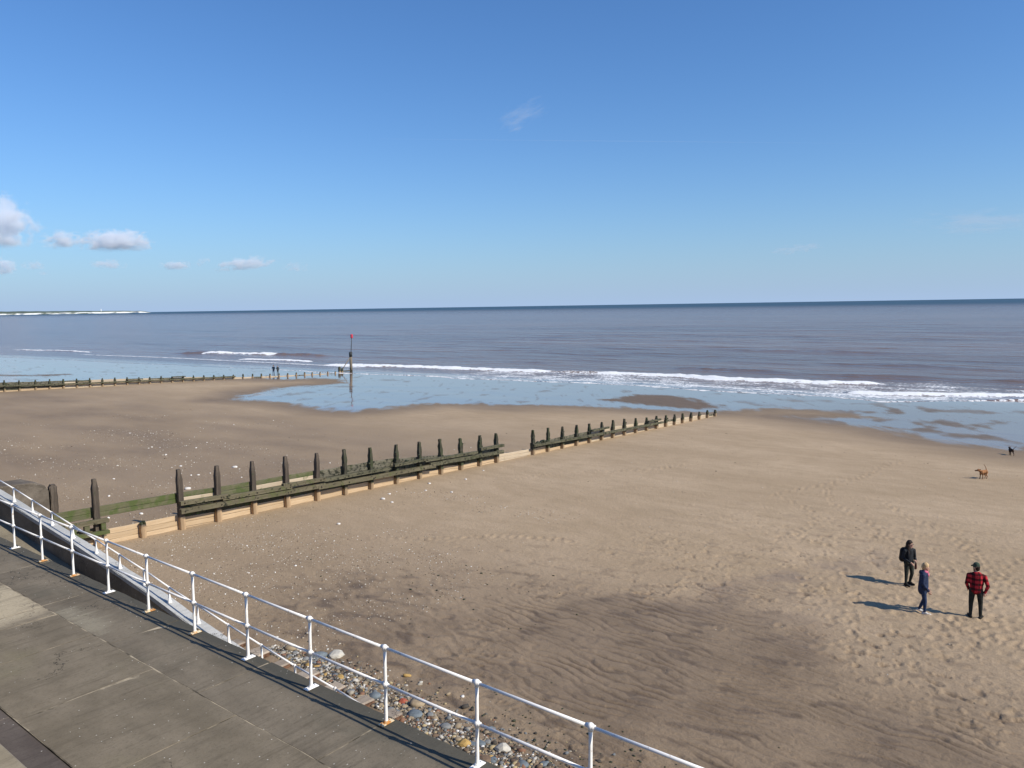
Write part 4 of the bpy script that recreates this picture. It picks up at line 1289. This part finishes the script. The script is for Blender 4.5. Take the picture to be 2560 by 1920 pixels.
# --- blonde person in navy coat
H = (.0, .05, 1.565); hf = (-.10, 1, -.30)
P = [((-.075, 0, .90), (.075, 0, .90), .125, .125, 0, 1, 1.0), ((0, -.01, .86), (0, 0, 1.10), .180, .168, 0, 1.0, .86), ((0, 0, 1.10), (0, 0, 1.32), .165, .150, 0, 1.08, .86),
     ((-.13, 0, 1.35), (.13, 0, 1.35), .078, .078, 0), ((-.05, -.09, 1.38), (.05, -.09, 1.38), .055, .055, 0), ((0, -.01, .80), (0, 0, .90), .175, .172, 0, 1.0, .86)]
P += leg((-.09, 0, .84), (-.095, .03, .46), (-.095, -.115, .095), (-.10, .04, .02), 1, 2, .98)
P += leg((.09, 0, .84), (.10, .06, .46), (.10, .065, .095), (.12, .22, .01), 1, 2, .98)
P += arm((-.195, 0, 1.33), (-.235, -.02, 1.07), (-.225, .10, .85), (0, .5, -1), 0, 3, 1.12)
P += arm((.195, 0, 1.33), (.225, -.01, 1.07), (.205, .15, .86), (0, .55, -1), 0, 3, 1.12)
P += head_prims(H, hf, 3, (0, .01, 1.37))
EX = fingers((-.225, .10, .85), (0, .5, -1), (.9, .2, 0), 3) + fingers((.205, .15, .86), (0, .55, -1), (-.9, .2, 0), 3)
wb = link_mesh('person', body_mesh('person', P, [M_NAVY, M_JEANS, M_WSHOE, M_SKIN], .0105, EX))
tag(wb, 'blonde person in navy coat, blue jeans and white trainers, seen in profile', 'person')
place(wb, -4.58, 27.04, (.97, .12))
face_parts(wb, H, hf, M_BLOND)
Hv = Vector(H); hv = Vector(hf).normalized()
shape_child('hair', [(tuple(Hv + Vector((0, 0, .055)) - hv * .015), tuple(Hv - hv * .05 - Vector((0, 0, .01))), .100, .092), (tuple(Hv - hv * .05), tuple(Hv - hv * .07 - Vector((0, 0, .07))), .085, .055), (tuple(Hv + hv * .05 + Vector((0, 0, .085))), tuple(Hv + hv * .03 + Vector((0, 0, .08))), .045, .05)], M_BLOND, wb)
shape_child('scarf', [((-.05, .03, 1.415), (.05, .04, 1.41), .058, .058), ((0, .09, 1.40), (0, .12, 1.30), .045, .04)], M_PINK, wb)

# --- person in black with backpack
H = (.0, .02, 1.515); hf = (-.35, 1, -.12)
P = [((-.075, 0, .85), (.075, 0, .85), .12, .12, 1, 1, 1.0), ((0, 0, .84), (0, 0, 1.06), .165, .150, 0, 1.0, .84), ((0, 0, 1.06), (0, 0, 1.27), .150, .142, 0, 1.08, .82), ((-.125, 0, 1.295), (.125, 0, 1.295), .070, .070, 0),
     ((-.05, .02, 1.34), (.05, .02, 1.34), .058, .058, 0)]
P += leg((-.088, 0, .80), (-.10, .05, .44), (-.10, -.045, .10), (-.14, .12, .015), 1, 2, 1.0, 3)
P += leg((.088, 0, .80), (.115, .03, .44), (.135, .04, .10), (.13, .21, .01), 1, 2, 1.0, 3)
P += arm((-.185, 0, 1.28), (-.235, .0, 1.02), (-.11, .20, .97), (.75, .6, -.1), 0, 3, 1.05)
P += arm((.185, 0, 1.28), (.235, -.03, 1.02), (.135, .22, .92), (-.4, .8, -.3), 0, 3, 1.05)
P += head_prims(H, hf, 3, (0, .0, 1.32))
EX = fingers((-.11, .20, .97), (.75, .6, -.1), (0, .4, -1), 3, .95) + fingers((.135, .22, .92), (-.4, .8, -.3), (0, 0, -1), 3, .95)
wk = link_mesh('person', body_mesh('person', P, [M_BLACK, M_OLIVE, M_SHOE, M_SKIN], .0105, EX))
tag(wk, 'person in black jacket with sunglasses and long dark hair, hands held together', 'person')
place(wk, -5.52, 29.68, (.78, -.62))
face_parts(wk, H, hf, M_HAIRD)
Hv = Vector(H); hv = Vector(hf).normalized(); sd_ = hv.cross(Vector((0, 0, 1))).normalized()
shape_child('hair', [(tuple(Hv + Vector((0, 0, .055)) - hv * .02), tuple(Hv - hv * .045), .102, .094), (tuple(Hv - hv * .05 + sd_ * .06), tuple(Hv + sd_ * .105 + hv * .03 - Vector((0, 0, .30))), .058, .036),
                     (tuple(Hv - hv * .05 - sd_ * .06), tuple(Hv - sd_ * .105 + hv * .03 - Vector((0, 0, .30))), .058, .036), (tuple(Hv - hv * .07), tuple(Hv - hv * .10 - Vector((0, 0, .15))), .08, .06)], M_HAIRD, wk)
shape_child('sunglasses', [(tuple(Hv + hv * .086 - sd_ * .045 + Vector((0, 0, .012))), tuple(Hv + hv * .086 - sd_ * .022 + Vector((0, 0, .012))), .02, .02), (tuple(Hv + hv * .086 + sd_ * .022 + Vector((0, 0, .012))), tuple(Hv + hv * .086 + sd_ * .045 + Vector((0, 0, .012))), .02, .02), (tuple(Hv + hv * .09 - sd_ * .04 + Vector((0, 0, .015))), tuple(Hv + hv * .09 + sd_ * .04 + Vector((0, 0, .015))), .01, .01)], M_GLASS, wk, .007)
bpk = empty('backpack'); place(bpk, -5.52, 29.68, (.78, -.62))
tag(bpk, 'bulky black backpack worn by the person with sunglasses', 'backpack')
link_mesh('bag_body', body_mesh('bag_body', [((-.06, -.24, .93), (-.05, -.225, 1.22), .135, .125, 0, 1.05, .85), ((.06, -.24, .93), (.05, -.225, 1.22), .135, .125, 0, 1.05, .85), ((0, -.33, .95), (0, -.31, 1.08), .09, .08, 0)], [M_BAG], .014), bpk)
link_mesh('grab_handle', tube_mesh('grab_handle', [(-.035, -.16, 1.33), (-.03, -.165, 1.385), (.03, -.165, 1.385), (.035, -.16, 1.33)], .012, 6), bpk, M_BAG)
for s_ in (-1, 1):
    link_mesh('strap', tube_mesh('strap', [(.10 * s_, -.14, 1.30), (.115 * s_, -.02, 1.378), (.12 * s_, .105, 1.27), (.14 * s_, .138, 1.10), (.17 * s_, .02, .95), (.12 * s_, -.15, .93)], [.022] * 6, 6), bpk, M_BAG)
lb = link_mesh('lead_bag', body_mesh('lead_bag', [((-.02, .31, .90), (-.01, .315, .74), .030, .045, 0), ((-.03, .30, .95), (-.02, .31, .90), .012, .03, 0)], [M_MAROON], .01))
place(lb, -5.52, 29.68, (.78, -.62))
tag(lb, 'small dark maroon bag hanging from the hand of the backpacker', 'bag')

# --- far couple by the shallows
def far_person(x, y, facing, coat, trou, h, label, seed, shoulder=1.0):
    s = h / 1.7
    H = (0, .01, 1.6 * s)
    q = lambda a: tuple(k * s for k in a)
    P = [(q((-.07, 0, .88)), q((.07, 0, .88)), .12, .12, 0), (q((0, 0, .86)), q((0, 0, 1.12)), .165, .155, 0, 1.05, .85), (q((0, 0, 1.1)), q((0, 0, 1.32)), .16, .15, 0, 1.12 * shoulder, .82), (q((-.14, 0, 1.36)), q((.14, 0, 1.36)), .075, .075, 0)]
    P += leg(q((-.09, 0, .84)), q((-.10, .05, .46)), q((-.10, -.06, .09)), q((-.11, .1, .01)), 1, 2, 1.0)
    P += leg(q((.09, 0, .84)), q((.10, .06, .46)), q((.10, .06, .09)), q((.11, .22, .01)), 1, 2, 1.0)
    P += arm(q((-.2, 0, 1.34)), q((-.26, 0, 1.06)), q((-.22, .1, .86)), (0, .4, -1), 0, 3)
    P += arm(q((.2, 0, 1.34)), q((.27, .02, 1.08)), q((.25, .15, .93)), (0, .6, -.8), 0, 3)
    P += head_prims(H, (0, 1, -.1), 3, q((0, 0, 1.4)))
    o = link_mesh('person', body_mesh('person', P, [coat, trou, M_SHOE, M_SKIN], .022))
    shape_child('hood' if seed else 'hair', [((0, -.015, H[2] + .05), (0, -.05, H[2] - .03), .105, .095)], coat if seed else M_HAIRD, o, .02)
    place(o, x, y, facing); tag(o, label, 'person')
    return o
far_person(-123.6, 84.6, (.5, -.85), cloth('far_navy_coat', (.012, .028, .05)), M_JEANS, 1.82, 'taller of the two far walkers, in a long dark coat beyond the groyne', 0)
far_person(-124.6, 86.2, (.5, -.85), cloth('far_grey_coat', (.045, .055, .06)), M_DKTR, 1.62, 'shorter of the two far walkers, in a grey-green coat beyond the groyne', 1)

# --- dogs
def dog(x, y, facing, coat, belly, label, s=1.0, stride=0.0, head_turn=0.0, tail_lean=0.0):
    st = stride
    P = [((0, -.22, .46), (0, .20, .45), .098, .118, 0, .9, 1.1), ((0, .16, .43), (0, .24, .44), .118, .105, 0, .85, 1.15), ((0, -.27, .46), (0, -.20, .46), .095, .10, 0, .9, 1.0),
         ((0, .22, .49), (head_turn * .08, .33, .565), .088, .074, 0), ((head_turn * .10, .335, .575), (head_turn * .16, .385, .575), .080, .072, 0), ((head_turn * .20, .41, .56), (head_turn * .34, .47, .54), .046, .036, 1)]
    for sx in (-1, 1):
        f = st * sx
        P += [((.065 * sx, .20, .42), (.07 * sx, .18 + f * .5, .24), .060, .036, 0), ((.07 * sx, .18 + f * .5, .24), (.07 * sx, .20 + f, .045), .031, .024, 1), ((.07 * sx, .20 + f, .03), (.07 * sx, .235 + f, .025), .028, .026, 1)]
        b = -st * sx
        P += [((.065 * sx, -.23, .42), (.075 * sx, -.17 + b * .5, .27), .078, .048, 0), ((.075 * sx, -.17 + b * .5, .27), (.075 * sx, -.30 + b, .16), .042, .027, 0), ((.075 * sx, -.30 + b, .16), (.075 * sx, -.275 + b, .04), .026, .023, 1), ((.075 * sx, -.275 + b, .028), (.075 * sx, -.24 + b, .025), .027, .025, 1)]
        P += [((.055 * sx + head_turn * .09, .325, .635), (.085 * sx + head_turn * .09, .33, .655), .028, .016, 1)]
    P += [((0, -.31, .49), (tail_lean * .10, -.37, .68), .028, .022, 0), ((tail_lean * .10, -.37, .68), (tail_lean * .22, -.36, .86), .022, .013, 0)]
    P = [(tuple(k * s for k in p[0]), tuple(k * s for k in p[1]), p[2] * s, p[3] * s) + tuple(p[4:]) for p in P]
    o = link_mesh('dog', body_mesh('dog', P, [coat, belly], .014))
    place(o, x, y, facing); tag(o, label, 'dog')
    return o
M_TAN = cloth('tan_fur', (0.27, 0.125, 0.052), .35, 10)
M_TAND = cloth('dark_tan_fur', (0.17, 0.075, 0.033), .35, 12)
M_DKFUR = cloth('dark_brown_fur', (0.035, 0.020, 0.014), .4, 12)
M_DKLEG = cloth('brown_leg_fur', (0.075, 0.042, 0.026), .3, 12)
dog(-6.16, 54.27, (-.42, -.90), M_TAN, M_TAND, 'tan dog standing on the sand with its tail raised', .98, .03, .7, 1.0)
dog(-5.83, 65.95, (-.42, .90), M_DKFUR, M_DKLEG, 'dark brown dog near the wet edge of the sand with tail up', .88, .11, 0, 1.2)

# ------------------------------------------------------------------ stones
def stone_mesh(name, r, sub_, flat, rr_, ang=0.0):
    bm = bmesh.new()
    bmesh.ops.create_icosphere(bm, subdivisions=sub_, radius=r)
    ph = [rr_.uniform(0, 6) for _ in range(6)]
    for v in bm.verts:
        d = v.co.normalized()
        k = 1 + .13 * math.sin(3 * d.x + ph[0]) + .12 * math.sin(3.3 * d.y + ph[1]) + .10 * math.sin(4 * d.z + ph[2]) + ang * .25 * (rr_.random() - .5)
        v.co = d * r * k
        v.co.x *= 1.15; v.co.y *= .9; v.co.z *= flat
    return bm_mesh(bm, name, ang < .5)

def stone_mat(name, col, var=.25):
    m, nt = new_mat(name); N = NT(nt)
    v = N.coord()
    f = N.noise(v, 14, 5, .7)
    c = N.mix(N.ramp(f, .3, .7), c4(*[k * (1 - var) for k in col]), c4(*[min(1, k * (1 + var)) for k in col]))
    oi = N.n('ShaderNodeObjectInfo')
    c = N.mix(N.math('MULTIPLY', oi.outputs['Random'], .35), c, c4(*[k * .6 for k in col]))
    N.out(N.bsdf(c, .75, N.bump(f, .3, .01), .3))
    return m
def mix_stone_mat(pale=False):
    m, nt = new_mat('mixed_shingle'); N = NT(nt)
    geo = N.n('ShaderNodeNewGeometry')
    cr = N.n('ShaderNodeValToRGB')
    cr.color_ramp.interpolation = 'CONSTANT'
    els = [(0, (.065, .055, .045)), (.24, (.15, .13, .10)), (.36, (.27, .21, .14)), (.5, (.16, .165, .165)), (.62, (.33, .29, .23)), (.74, (.22, .115, .07)), (.80, (.40, .31, .17)), (.88, (.46, .43, .38)), (.965, (.68, .65, .60))]
    if pale: els = [(0, (.22, .17, .12)), (.3, (.32, .26, .19)), (.5, (.16, .12, .085)), (.66, (.42, .37, .30)), (.84, (.60, .56, .49)), (.95, (.74, .71, .66))]
    while len(cr.color_ramp.elements) < len(els): cr.color_ramp.elements.new(.5)
    for e, (p, c) in zip(cr.color_ramp.elements, els): e.position = p; e.color = (*c, 1)
    N.put(cr.inputs[0], geo.outputs['Random Per Island'])
    N.out(N.bsdf(cr.outputs[0], .8, None, .3))
    return m
M_MIX = mix_stone_mat()
M_PALEMIX = mix_stone_mat(True)
S_COL = {'grey': stone_mat('grey_stone', (.22, .22, .21)), 'blue-grey': stone_mat('blue_grey_stone', (.15, .175, .19)), 'tan': stone_mat('tan_stone', (.34, .26, .165)), 'ochre': stone_mat('ochre_stone', (.45, .29, .10)),
         'pale': stone_mat('pale_stone', (.56, .52, .44)), 'white': stone_mat('white_stone', (.74, .71, .66), .1), 'brown': stone_mat('brown_stone', (.17, .115, .075)), 'red': stone_mat('red_brick', (.33, .085, .05))}

def pebble_field(name, pts, sizes, seed, label, mat=None):
    """uncountable small shingle as one object"""
    rr_ = np.random.default_rng(seed)
    base = bmesh.new(); bmesh.ops.create_icosphere(base, subdivisions=1, radius=1.0)
    bv = np.array([v.co[:] for v in base.verts]); bf = np.array([[v.index for v in f.verts] for f in base.faces]); base.free()
    n = len(pts); nv = len(bv)
    z = beach_z(pts[:, 0], pts[:, 1])
    a = rr_.uniform(0, 6.28, n)
    sx = sizes * rr_.uniform(.8, 1.4, n); sy = sizes * rr_.uniform(.7, 1.1, n); sz = sizes * rr_.uniform(.4, .8, n)
    jit = rr_.uniform(.75, 1.2, (n, nv, 1))
    v = bv[None] * jit * np.stack([sx, sy, sz], 1)[:, None]
    ca, sa = np.cos(a)[:, None], np.sin(a)[:, None]
    X_ = v[..., 0] * ca - v[..., 1] * sa + pts[:, :1]; Y_ = v[..., 0] * sa + v[..., 1] * ca + pts[:, 1:2]; Z_ = v[..., 2] + z[:, None] + (sz * .25)[:, None]
    vs = np.stack([X_, Y_, Z_], -1).reshape(-1, 3)
    fs = (bf[None] + (np.arange(n) * nv)[:, None, None]).reshape(-1, 3)
    me = bpy.data.meshes.new(name)
    me.vertices.add(len(vs)); me.vertices.foreach_set('co', vs.astype(np.float32).ravel())
    me.loops.add(len(fs) * 3); me.loops.foreach_set('vertex_index', fs.astype(np.int32).ravel())
    me.polygons.add(len(fs)); me.polygons.foreach_set('loop_start', np.arange(0, len(fs) * 3, 3, dtype=np.int32)); me.polygons.foreach_set('loop_total', np.full(len(fs), 3, np.int32))
    me.update(calc_edges=True)
    tag(link_mesh(name, me, None, mat or M_MIX), label, kind='stuff')

g = np.random.default_rng(77)
def clump(n, x0, x1, y0, y1, freq, thr, seed, k=8):
    x = g.uniform(x0, x1, n * k); y = g.uniform(y0, y1, n * k)
    w = fbm(x * freq, y * freq, 3, seed)
    m = w > thr + g.normal(0, .12, n * k)
    return np.stack([x[m], y[m]], 1)[:n]
# strip of shingle along the toe of the wall
n = 8000
x = -18.5 + 18.5 * g.random(n) ** 1.15; y = 11.45 + np.abs(g.normal(0, .60, n)) * np.interp(x, [-18.5, -15.5], [.35, 1]) + np.interp(x, [-24, -18, -8, 0], [.5, .35, -.1, -.4])
w = fbm(x * .6, y * .6, 2, 303)
m = (y < 13.8 + w * 1.0) & (y > 11.3)
pts = np.stack([x[m], y[m]], 1)
pebble_field('shingle', pts, np.clip(g.lognormal(-3.55, .45, len(pts)), .012, .09), 5, 'strip of mixed shingle against the toe of the sea wall')
pts = np.concatenate([clump(5200, -36, -17, 12.3, 21.5, .35, -.12, 311), clump(1500, -32, -20, 17, 31, .25, .15, 313)])
pts = pts[(pts[:, 0] > GX + .4) | (pts[:, 0] < GX - .4)]
pebble_field('pebble_scatter', pts, np.clip(g.lognormal(-4.1, .38, len(pts)), .009, .055), 6, 'loose scatter of small pebbles on the sand before the near groyne', M_PALEMIX)
pts = np.concatenate([clump(3400, -70, -33.3, 12, 33, .18, -.05, 317), clump(700, -80, -34, 26, 44, .12, .2, 319)])
pebble_field('pebble_scatter', pts, np.clip(g.lognormal(-3.7, .42, len(pts)), .012, .085), 7, 'loose scatter of pale pebbles on the sand beyond the near groyne', M_PALEMIX)
pts = np.stack([g.uniform(-31, 4, 420), g.uniform(20, 60, 420)], 1)
pebble_field('pebble_scatter', pts, np.clip(g.lognormal(-4.0, .3, 420), .01, .03), 8, 'few tiny shells and pebbles dotted over the open sand', M_PALEMIX)

pts = np.concatenate([np.stack([g.uniform(-13, 0, 260), 12.4 + np.abs(g.normal(0, .9, 260))], 1), np.stack([g.normal(-19, 3.2, 70), g.normal(19, 2.0, 70)], 1), np.stack([g.uniform(-60, -5, 120), g.uniform(28, 64, 120)], 1)])
pebble_field('seaweed_scraps', pts, np.clip(g.lognormal(-3.7, .35, len(pts)), .012, .05), 9, 'dark scraps of seaweed strewn over the sand', M_WEED)

# single cobbles that can be told apart
st_rng = random.Random(31)
cob = [stone_mesh('cobble', .1, 2, f_, st_rng, a_) for f_, a_ in ((.55, 0), (.7, 0), (.5, .3), (.62, .2), (.45, .6), (.6, .9))]
cob_cache = {}
def cobble(x, y, r, colour, label, shape=None, rz=None, group=None, name='cobble'):
    k = st_rng.randrange(4) if shape is None else shape
    if (k, colour) not in cob_cache:
        me = cob[k].copy(); me.materials.append(S_COL[colour]); cob_cache[k, colour] = me
    o = bpy.data.objects.new(name, cob_cache[k, colour]); COL.objects.link(o)
    s = r / .1
    o.scale = (s, s * st_rng.uniform(.85, 1.1), s * st_rng.uniform(.85, 1.1))
    o.rotation_euler = (R(st_rng.uniform(-8, 8)), R(st_rng.uniform(-8, 8)), st_rng.uniform(0, 6.28) if rz is None else rz)
    o.location = (x, y, zb1(x, y) + r * .18)
    tag(o, label, 'stone', group)
    return o
cobble(-12.84, 12.36, .17, 'tan', 'large rounded tan cobble, biggest in the shingle by the wall', 1, .6)
cobble(-9.99, 12.12, .17, 'pale', 'pale squarish cobble near the right end of the shingle', 5, .3)
cobble(-16.6, 12.95, .21, 'pale', 'broad pale pitted rock at the outer edge of the shingle', 4, .2)
cobble(-16.95, 12.62, .19, 'blue-grey', 'flat blue-grey rock just inside the broad pale rock', 2, 1.2)
cobble(-17.9, 12.4, .17, 'tan', 'rounded tan boulder beside the left end of the shingle', 1, .2)
cobble(-14.15, 12.45, .15, 'tan', 'egg-shaped tan cobble in the middle of the shingle', 0, .9)
cobble(-13.95, 11.95, .15, 'blue-grey', 'smooth blue-grey cobble beside the toe blocks', 0, .5)
cobble(-12.5, 11.95, .15, 'blue-grey', 'pale blue-grey oval cobble nearest the railing post', 3, .4)
cobble(-13.25, 12.25, .12, 'red', 'worn red brick lump among grey pebbles', 5, 1.0)
cobble(-11.55, 11.98, .12, 'grey', 'domed grey cobble standing clear of the shingle', 1, .1)
cobble(-9.95, 11.5, .15, 'brown', 'flat rust-brown slab at the foot of the nearest post', 4, .7)
cobble(-10.75, 11.72, .14, 'ochre', 'olive-ochre angular stone tilted in the shingle', 5, .8)
cobble(-9.05, 11.55, .12, 'ochre', 'yellow flat stone at the lower end of the shingle', 4, .5)
cobble(-9.3, 11.85, .13, 'blue-grey', 'dark slate-grey cobble below the pale squarish one', 0, .2)
words = {'grey': 'grey', 'blue-grey': 'blue-grey', 'tan': 'tan', 'ochre': 'ochre', 'pale': 'pale', 'brown': 'brown'}
for i in range(84):
    x = st_rng.uniform(-17.8, -8.2); y = 11.62 + abs(st_rng.gauss(0, .5)) + float(np.interp(x, [-20, -8], [.35, -.25]))
    c_ = st_rng.choice(['grey', 'grey', 'blue-grey', 'tan', 'tan', 'ochre', 'pale', 'brown', 'brown'])
    cobble(x, y, st_rng.uniform(.045, .095), c_, f'small {words[c_]} cobble in the shingle at the sea wall toe', group=f'small {words[c_]} cobbles in the shingle')
for i, (x, y, r) in enumerate([(-44.5, 27.2, .20), (-40.5, 21.8, .17), (-47.5, 25.2, .13), (-43.8, 24.3, .14), (-38.2, 20.4, .16), (-52.5, 26.8, .13), (-41.2, 25.6, .10), (-46.5, 20.5, .11), (-36.8, 17.4, .15), (-42.0, 18.2, .12)]):
    if i == 0: lab, gr = 'long white stone lying alone beyond the near groyne', None
    elif i == 1: lab, gr = 'chunky white stone with dark underside beyond the groyne', None
    else: lab, gr = 'small white stone scattered on the sand beyond the groyne', 'white stones beyond the groyne'
    cobble(x, y, r * (.9 if i < 2 else .6), 'white', lab, 4 if i == 0 else 1, group=gr)
for i, (x, y, r) in enumerate([(-30.2, 27.0, .16), (-29.3, 26.8, .10), (-30.9, 28.1, .10), (-31.2, 31.5, .12), (-30.4, 33.8, .11), (-31.4, 36.6, .10), (-28.6, 30.6, .10), (-30.0, 30.0, .09), (-27.9, 22.2, .12)]):
    if i == 0: lab, gr = 'largest white stone on the sand before the groyne piles', None
    else: lab, gr = 'white stone near the foot of the groyne on the near side', 'white stones before the groyne'
    cobble(x, y, r * .7, 'white', lab, 1, group=gr)

# ------------------------------------------------------------------ clouds
def cloud_mat(name, dens, seed, thr, nscale, flat=0.25, wisp=False):
    m = bpy.data.materials.new(name); m.use_nodes = True
    nt = m.node_tree; nt.nodes.clear(); N = NT(nt)
    tc = N.n('ShaderNodeTexCoord')
    mp = N.n('ShaderNodeMapping'); N.put(mp.inputs[0], tc.outputs['Object']); mp.inputs['Location'].default_value = (seed * 3.1, seed * 1.7, seed * .9)
    mp.inputs['Scale'].default_value = (nscale[0], nscale[1], nscale[2])
    f = N.noise(mp.outputs[0], 1.0, 6, .58, .3)
    vl = N.n('ShaderNodeVectorMath', operation='LENGTH'); N.put(vl.inputs[0], tc.outputs['Object'])
    sep = N.n('ShaderNodeSeparateXYZ'); N.put(sep.inputs[0], tc.outputs['Object'])
    r = vl.outputs['Value']
    e = N.math('SUBTRACT', N.math('ADD', N.math('MULTIPLY', N.math('SUBTRACT', f, .5), 3.6), thr), N.math('MULTIPLY', N.math('MULTIPLY', r, r), 1.1))
    base = N.ramp(sep.outputs[2], -flat - .22, -flat + .12)
    rim = N.ramp(r, 1.0, .8)
    d = N.math('MULTIPLY', N.math('MULTIPLY', N.ramp(e, 0.0, .45), base), N.math('MULTIPLY', rim, dens))
    pv = N.n('ShaderNodeVolumePrincipled')
    pv.inputs['Color'].default_value = (.945, .965, .995, 1)
    pv.inputs['Anisotropy'].default_value = -0.1
    N.put(pv.inputs['Density'], d)
    o = N.n('ShaderNodeOutputMaterial'); nt.links.new(pv.outputs[0], o.inputs['Volume'])
    return m
bm = bmesh.new(); bmesh.ops.create_icosphere(bm, subdivisions=3, radius=1.0)
cloud_base = bm_mesh(bm, 'cloud', True)
def cloud(loc, size, dens, label, thr=.35, nscale=(2.2, 2.2, 1.5), seed=1, flat=.25, tilt=0.0):
    """loc and half-size in metres; the long side lies across the view north-west of the beach"""
    me = cloud_base.copy(); me.materials.append(cloud_mat('cloud_%d' % seed, dens * .8, seed, thr + .02, tuple(q_ * 1.5 for q_ in nscale), flat))
    o = bpy.data.objects.new('cloud', me); COL.objects.link(o)
    o.location = loc; o.scale = size
    o.rotation_euler = (0, R(tilt), R(38.36))
    tag(o, label, 'cloud')
    return o
cloud((-6902, 2318, 704), (316, 187, 283), 0.018, 'tall grey-white cloud at the left edge above the headland', 0.55, (1.8, 1.8, 1.6), 1, 0.5, 0.0)
cloud((-6842, 2492, 693), (193, 114, 110), 0.012, 'ragged wisp trailing right from the tall left cloud', 0.25, (2.0, 2.0, 1.4), 2, 0.4, 0.0)
cloud((-6733, 2693, 591), (239, 142, 117), 0.016, 'left half of the long flat-bottomed cloud, dimmer lump', 0.45, (1.8, 1.8, 1.4), 3, 0.4, 0.0)
cloud((-6495, 3010, 587), (376, 223, 130), 0.02, 'bright puffy long cloud with a flat grey base', 0.5, (2.6, 2.2, 1.4), 4, 0.45, 0.0)
cloud((-10299, 3456, 557), (196, 116, 162), 0.016, 'small bright cloud at the left edge near the horizon', 0.5, (1.6, 1.6, 1.4), 5, 0.4, 0.0)
cloud((-10021, 3678, 570), (202, 120, 85), 0.009, 'thin grey cloud just right of the small bright edge cloud', 0.35, (2, 2, 1.2), 6, 0.4, 0.0)
cloud((-10480, 3947, 506), (93, 55, 41), 0.008, 'tiny grey cloud scrap lowest above the headland', 0.4, (1.6, 1.6, 1.2), 7, 0.4, 0.0)
cloud((-9338, 4217, 566), (291, 172, 93), 0.009, 'flat grey cloud under the bright long cloud', 0.35, (2.2, 2, 1.2), 8, 0.4, 0.0)
cloud((-8712, 4709, 540), (240, 142, 85), 0.016, 'small white cloud with grey left tip', 0.42, (2.0, 2, 1.2), 9, 0.4, 0.0)
cloud((-8465, 4910, 581), (145, 86, 85), 0.008, 'slanting grey scrap right of the small white cloud', 0.3, (2.2, 2, 1.2), 10, 0.4, -25)
cloud((-8067, 5221, 546), (474, 281, 116), 0.011, 'wide lilac-grey cloud above the marker post', 0.4, (2.6, 2, 1.2), 11, 0.4, -6)
cloud((-7617, 5571, 504), (240, 142, 100), 0.007, 'broken faint cloud, rightmost of the low left row', 0.2, (2.8, 2, 1.6), 12, 0.5, 0.0)
cloud((-3117, 4100, 1239), (263, 156, 129), 0.0024, 'faint white wisp of cloud high in the middle sky', 0.25, (1.5, 1.5, 2.2), 13, 0.9, -24)
cloud((-1354, 10582, 920), (1200, 711, 201), 0.0007, 'faint flat grey streak of cloud at the right edge', 0.35, (1.8, 1.4, 1.6), 14, 0.9, 0.0)
cloud((-3196, 9731, 657), (567, 336, 82), 0.0022, 'thin grey streak cloud low in the right sky', 0.25, (2.4, 1.4, 1.2), 15, 0.8, -4)
# thin old contrail high over the sea
m, nt = new_mat('contrail_vapour'); N = NT(nt)
pv = N.n('ShaderNodeVolumePrincipled'); pv.inputs['Color'].default_value = (.97, .97, .98, 1); pv.inputs['Density'].default_value = .0022; pv.inputs['Anisotropy'].default_value = -.1
nt.links.new(pv.outputs[0], N.n('ShaderNodeOutputMaterial').inputs['Volume'])
tag(link_mesh('contrail', tube_mesh('contrail', [(-15363, 14042, 4395), (-10472, 18546, 4335), (-5580, 23051, 4275)], [9, 17, 6], 10), None, m), 'thin faint straight contrail across the middle of the sky', 'contrail')
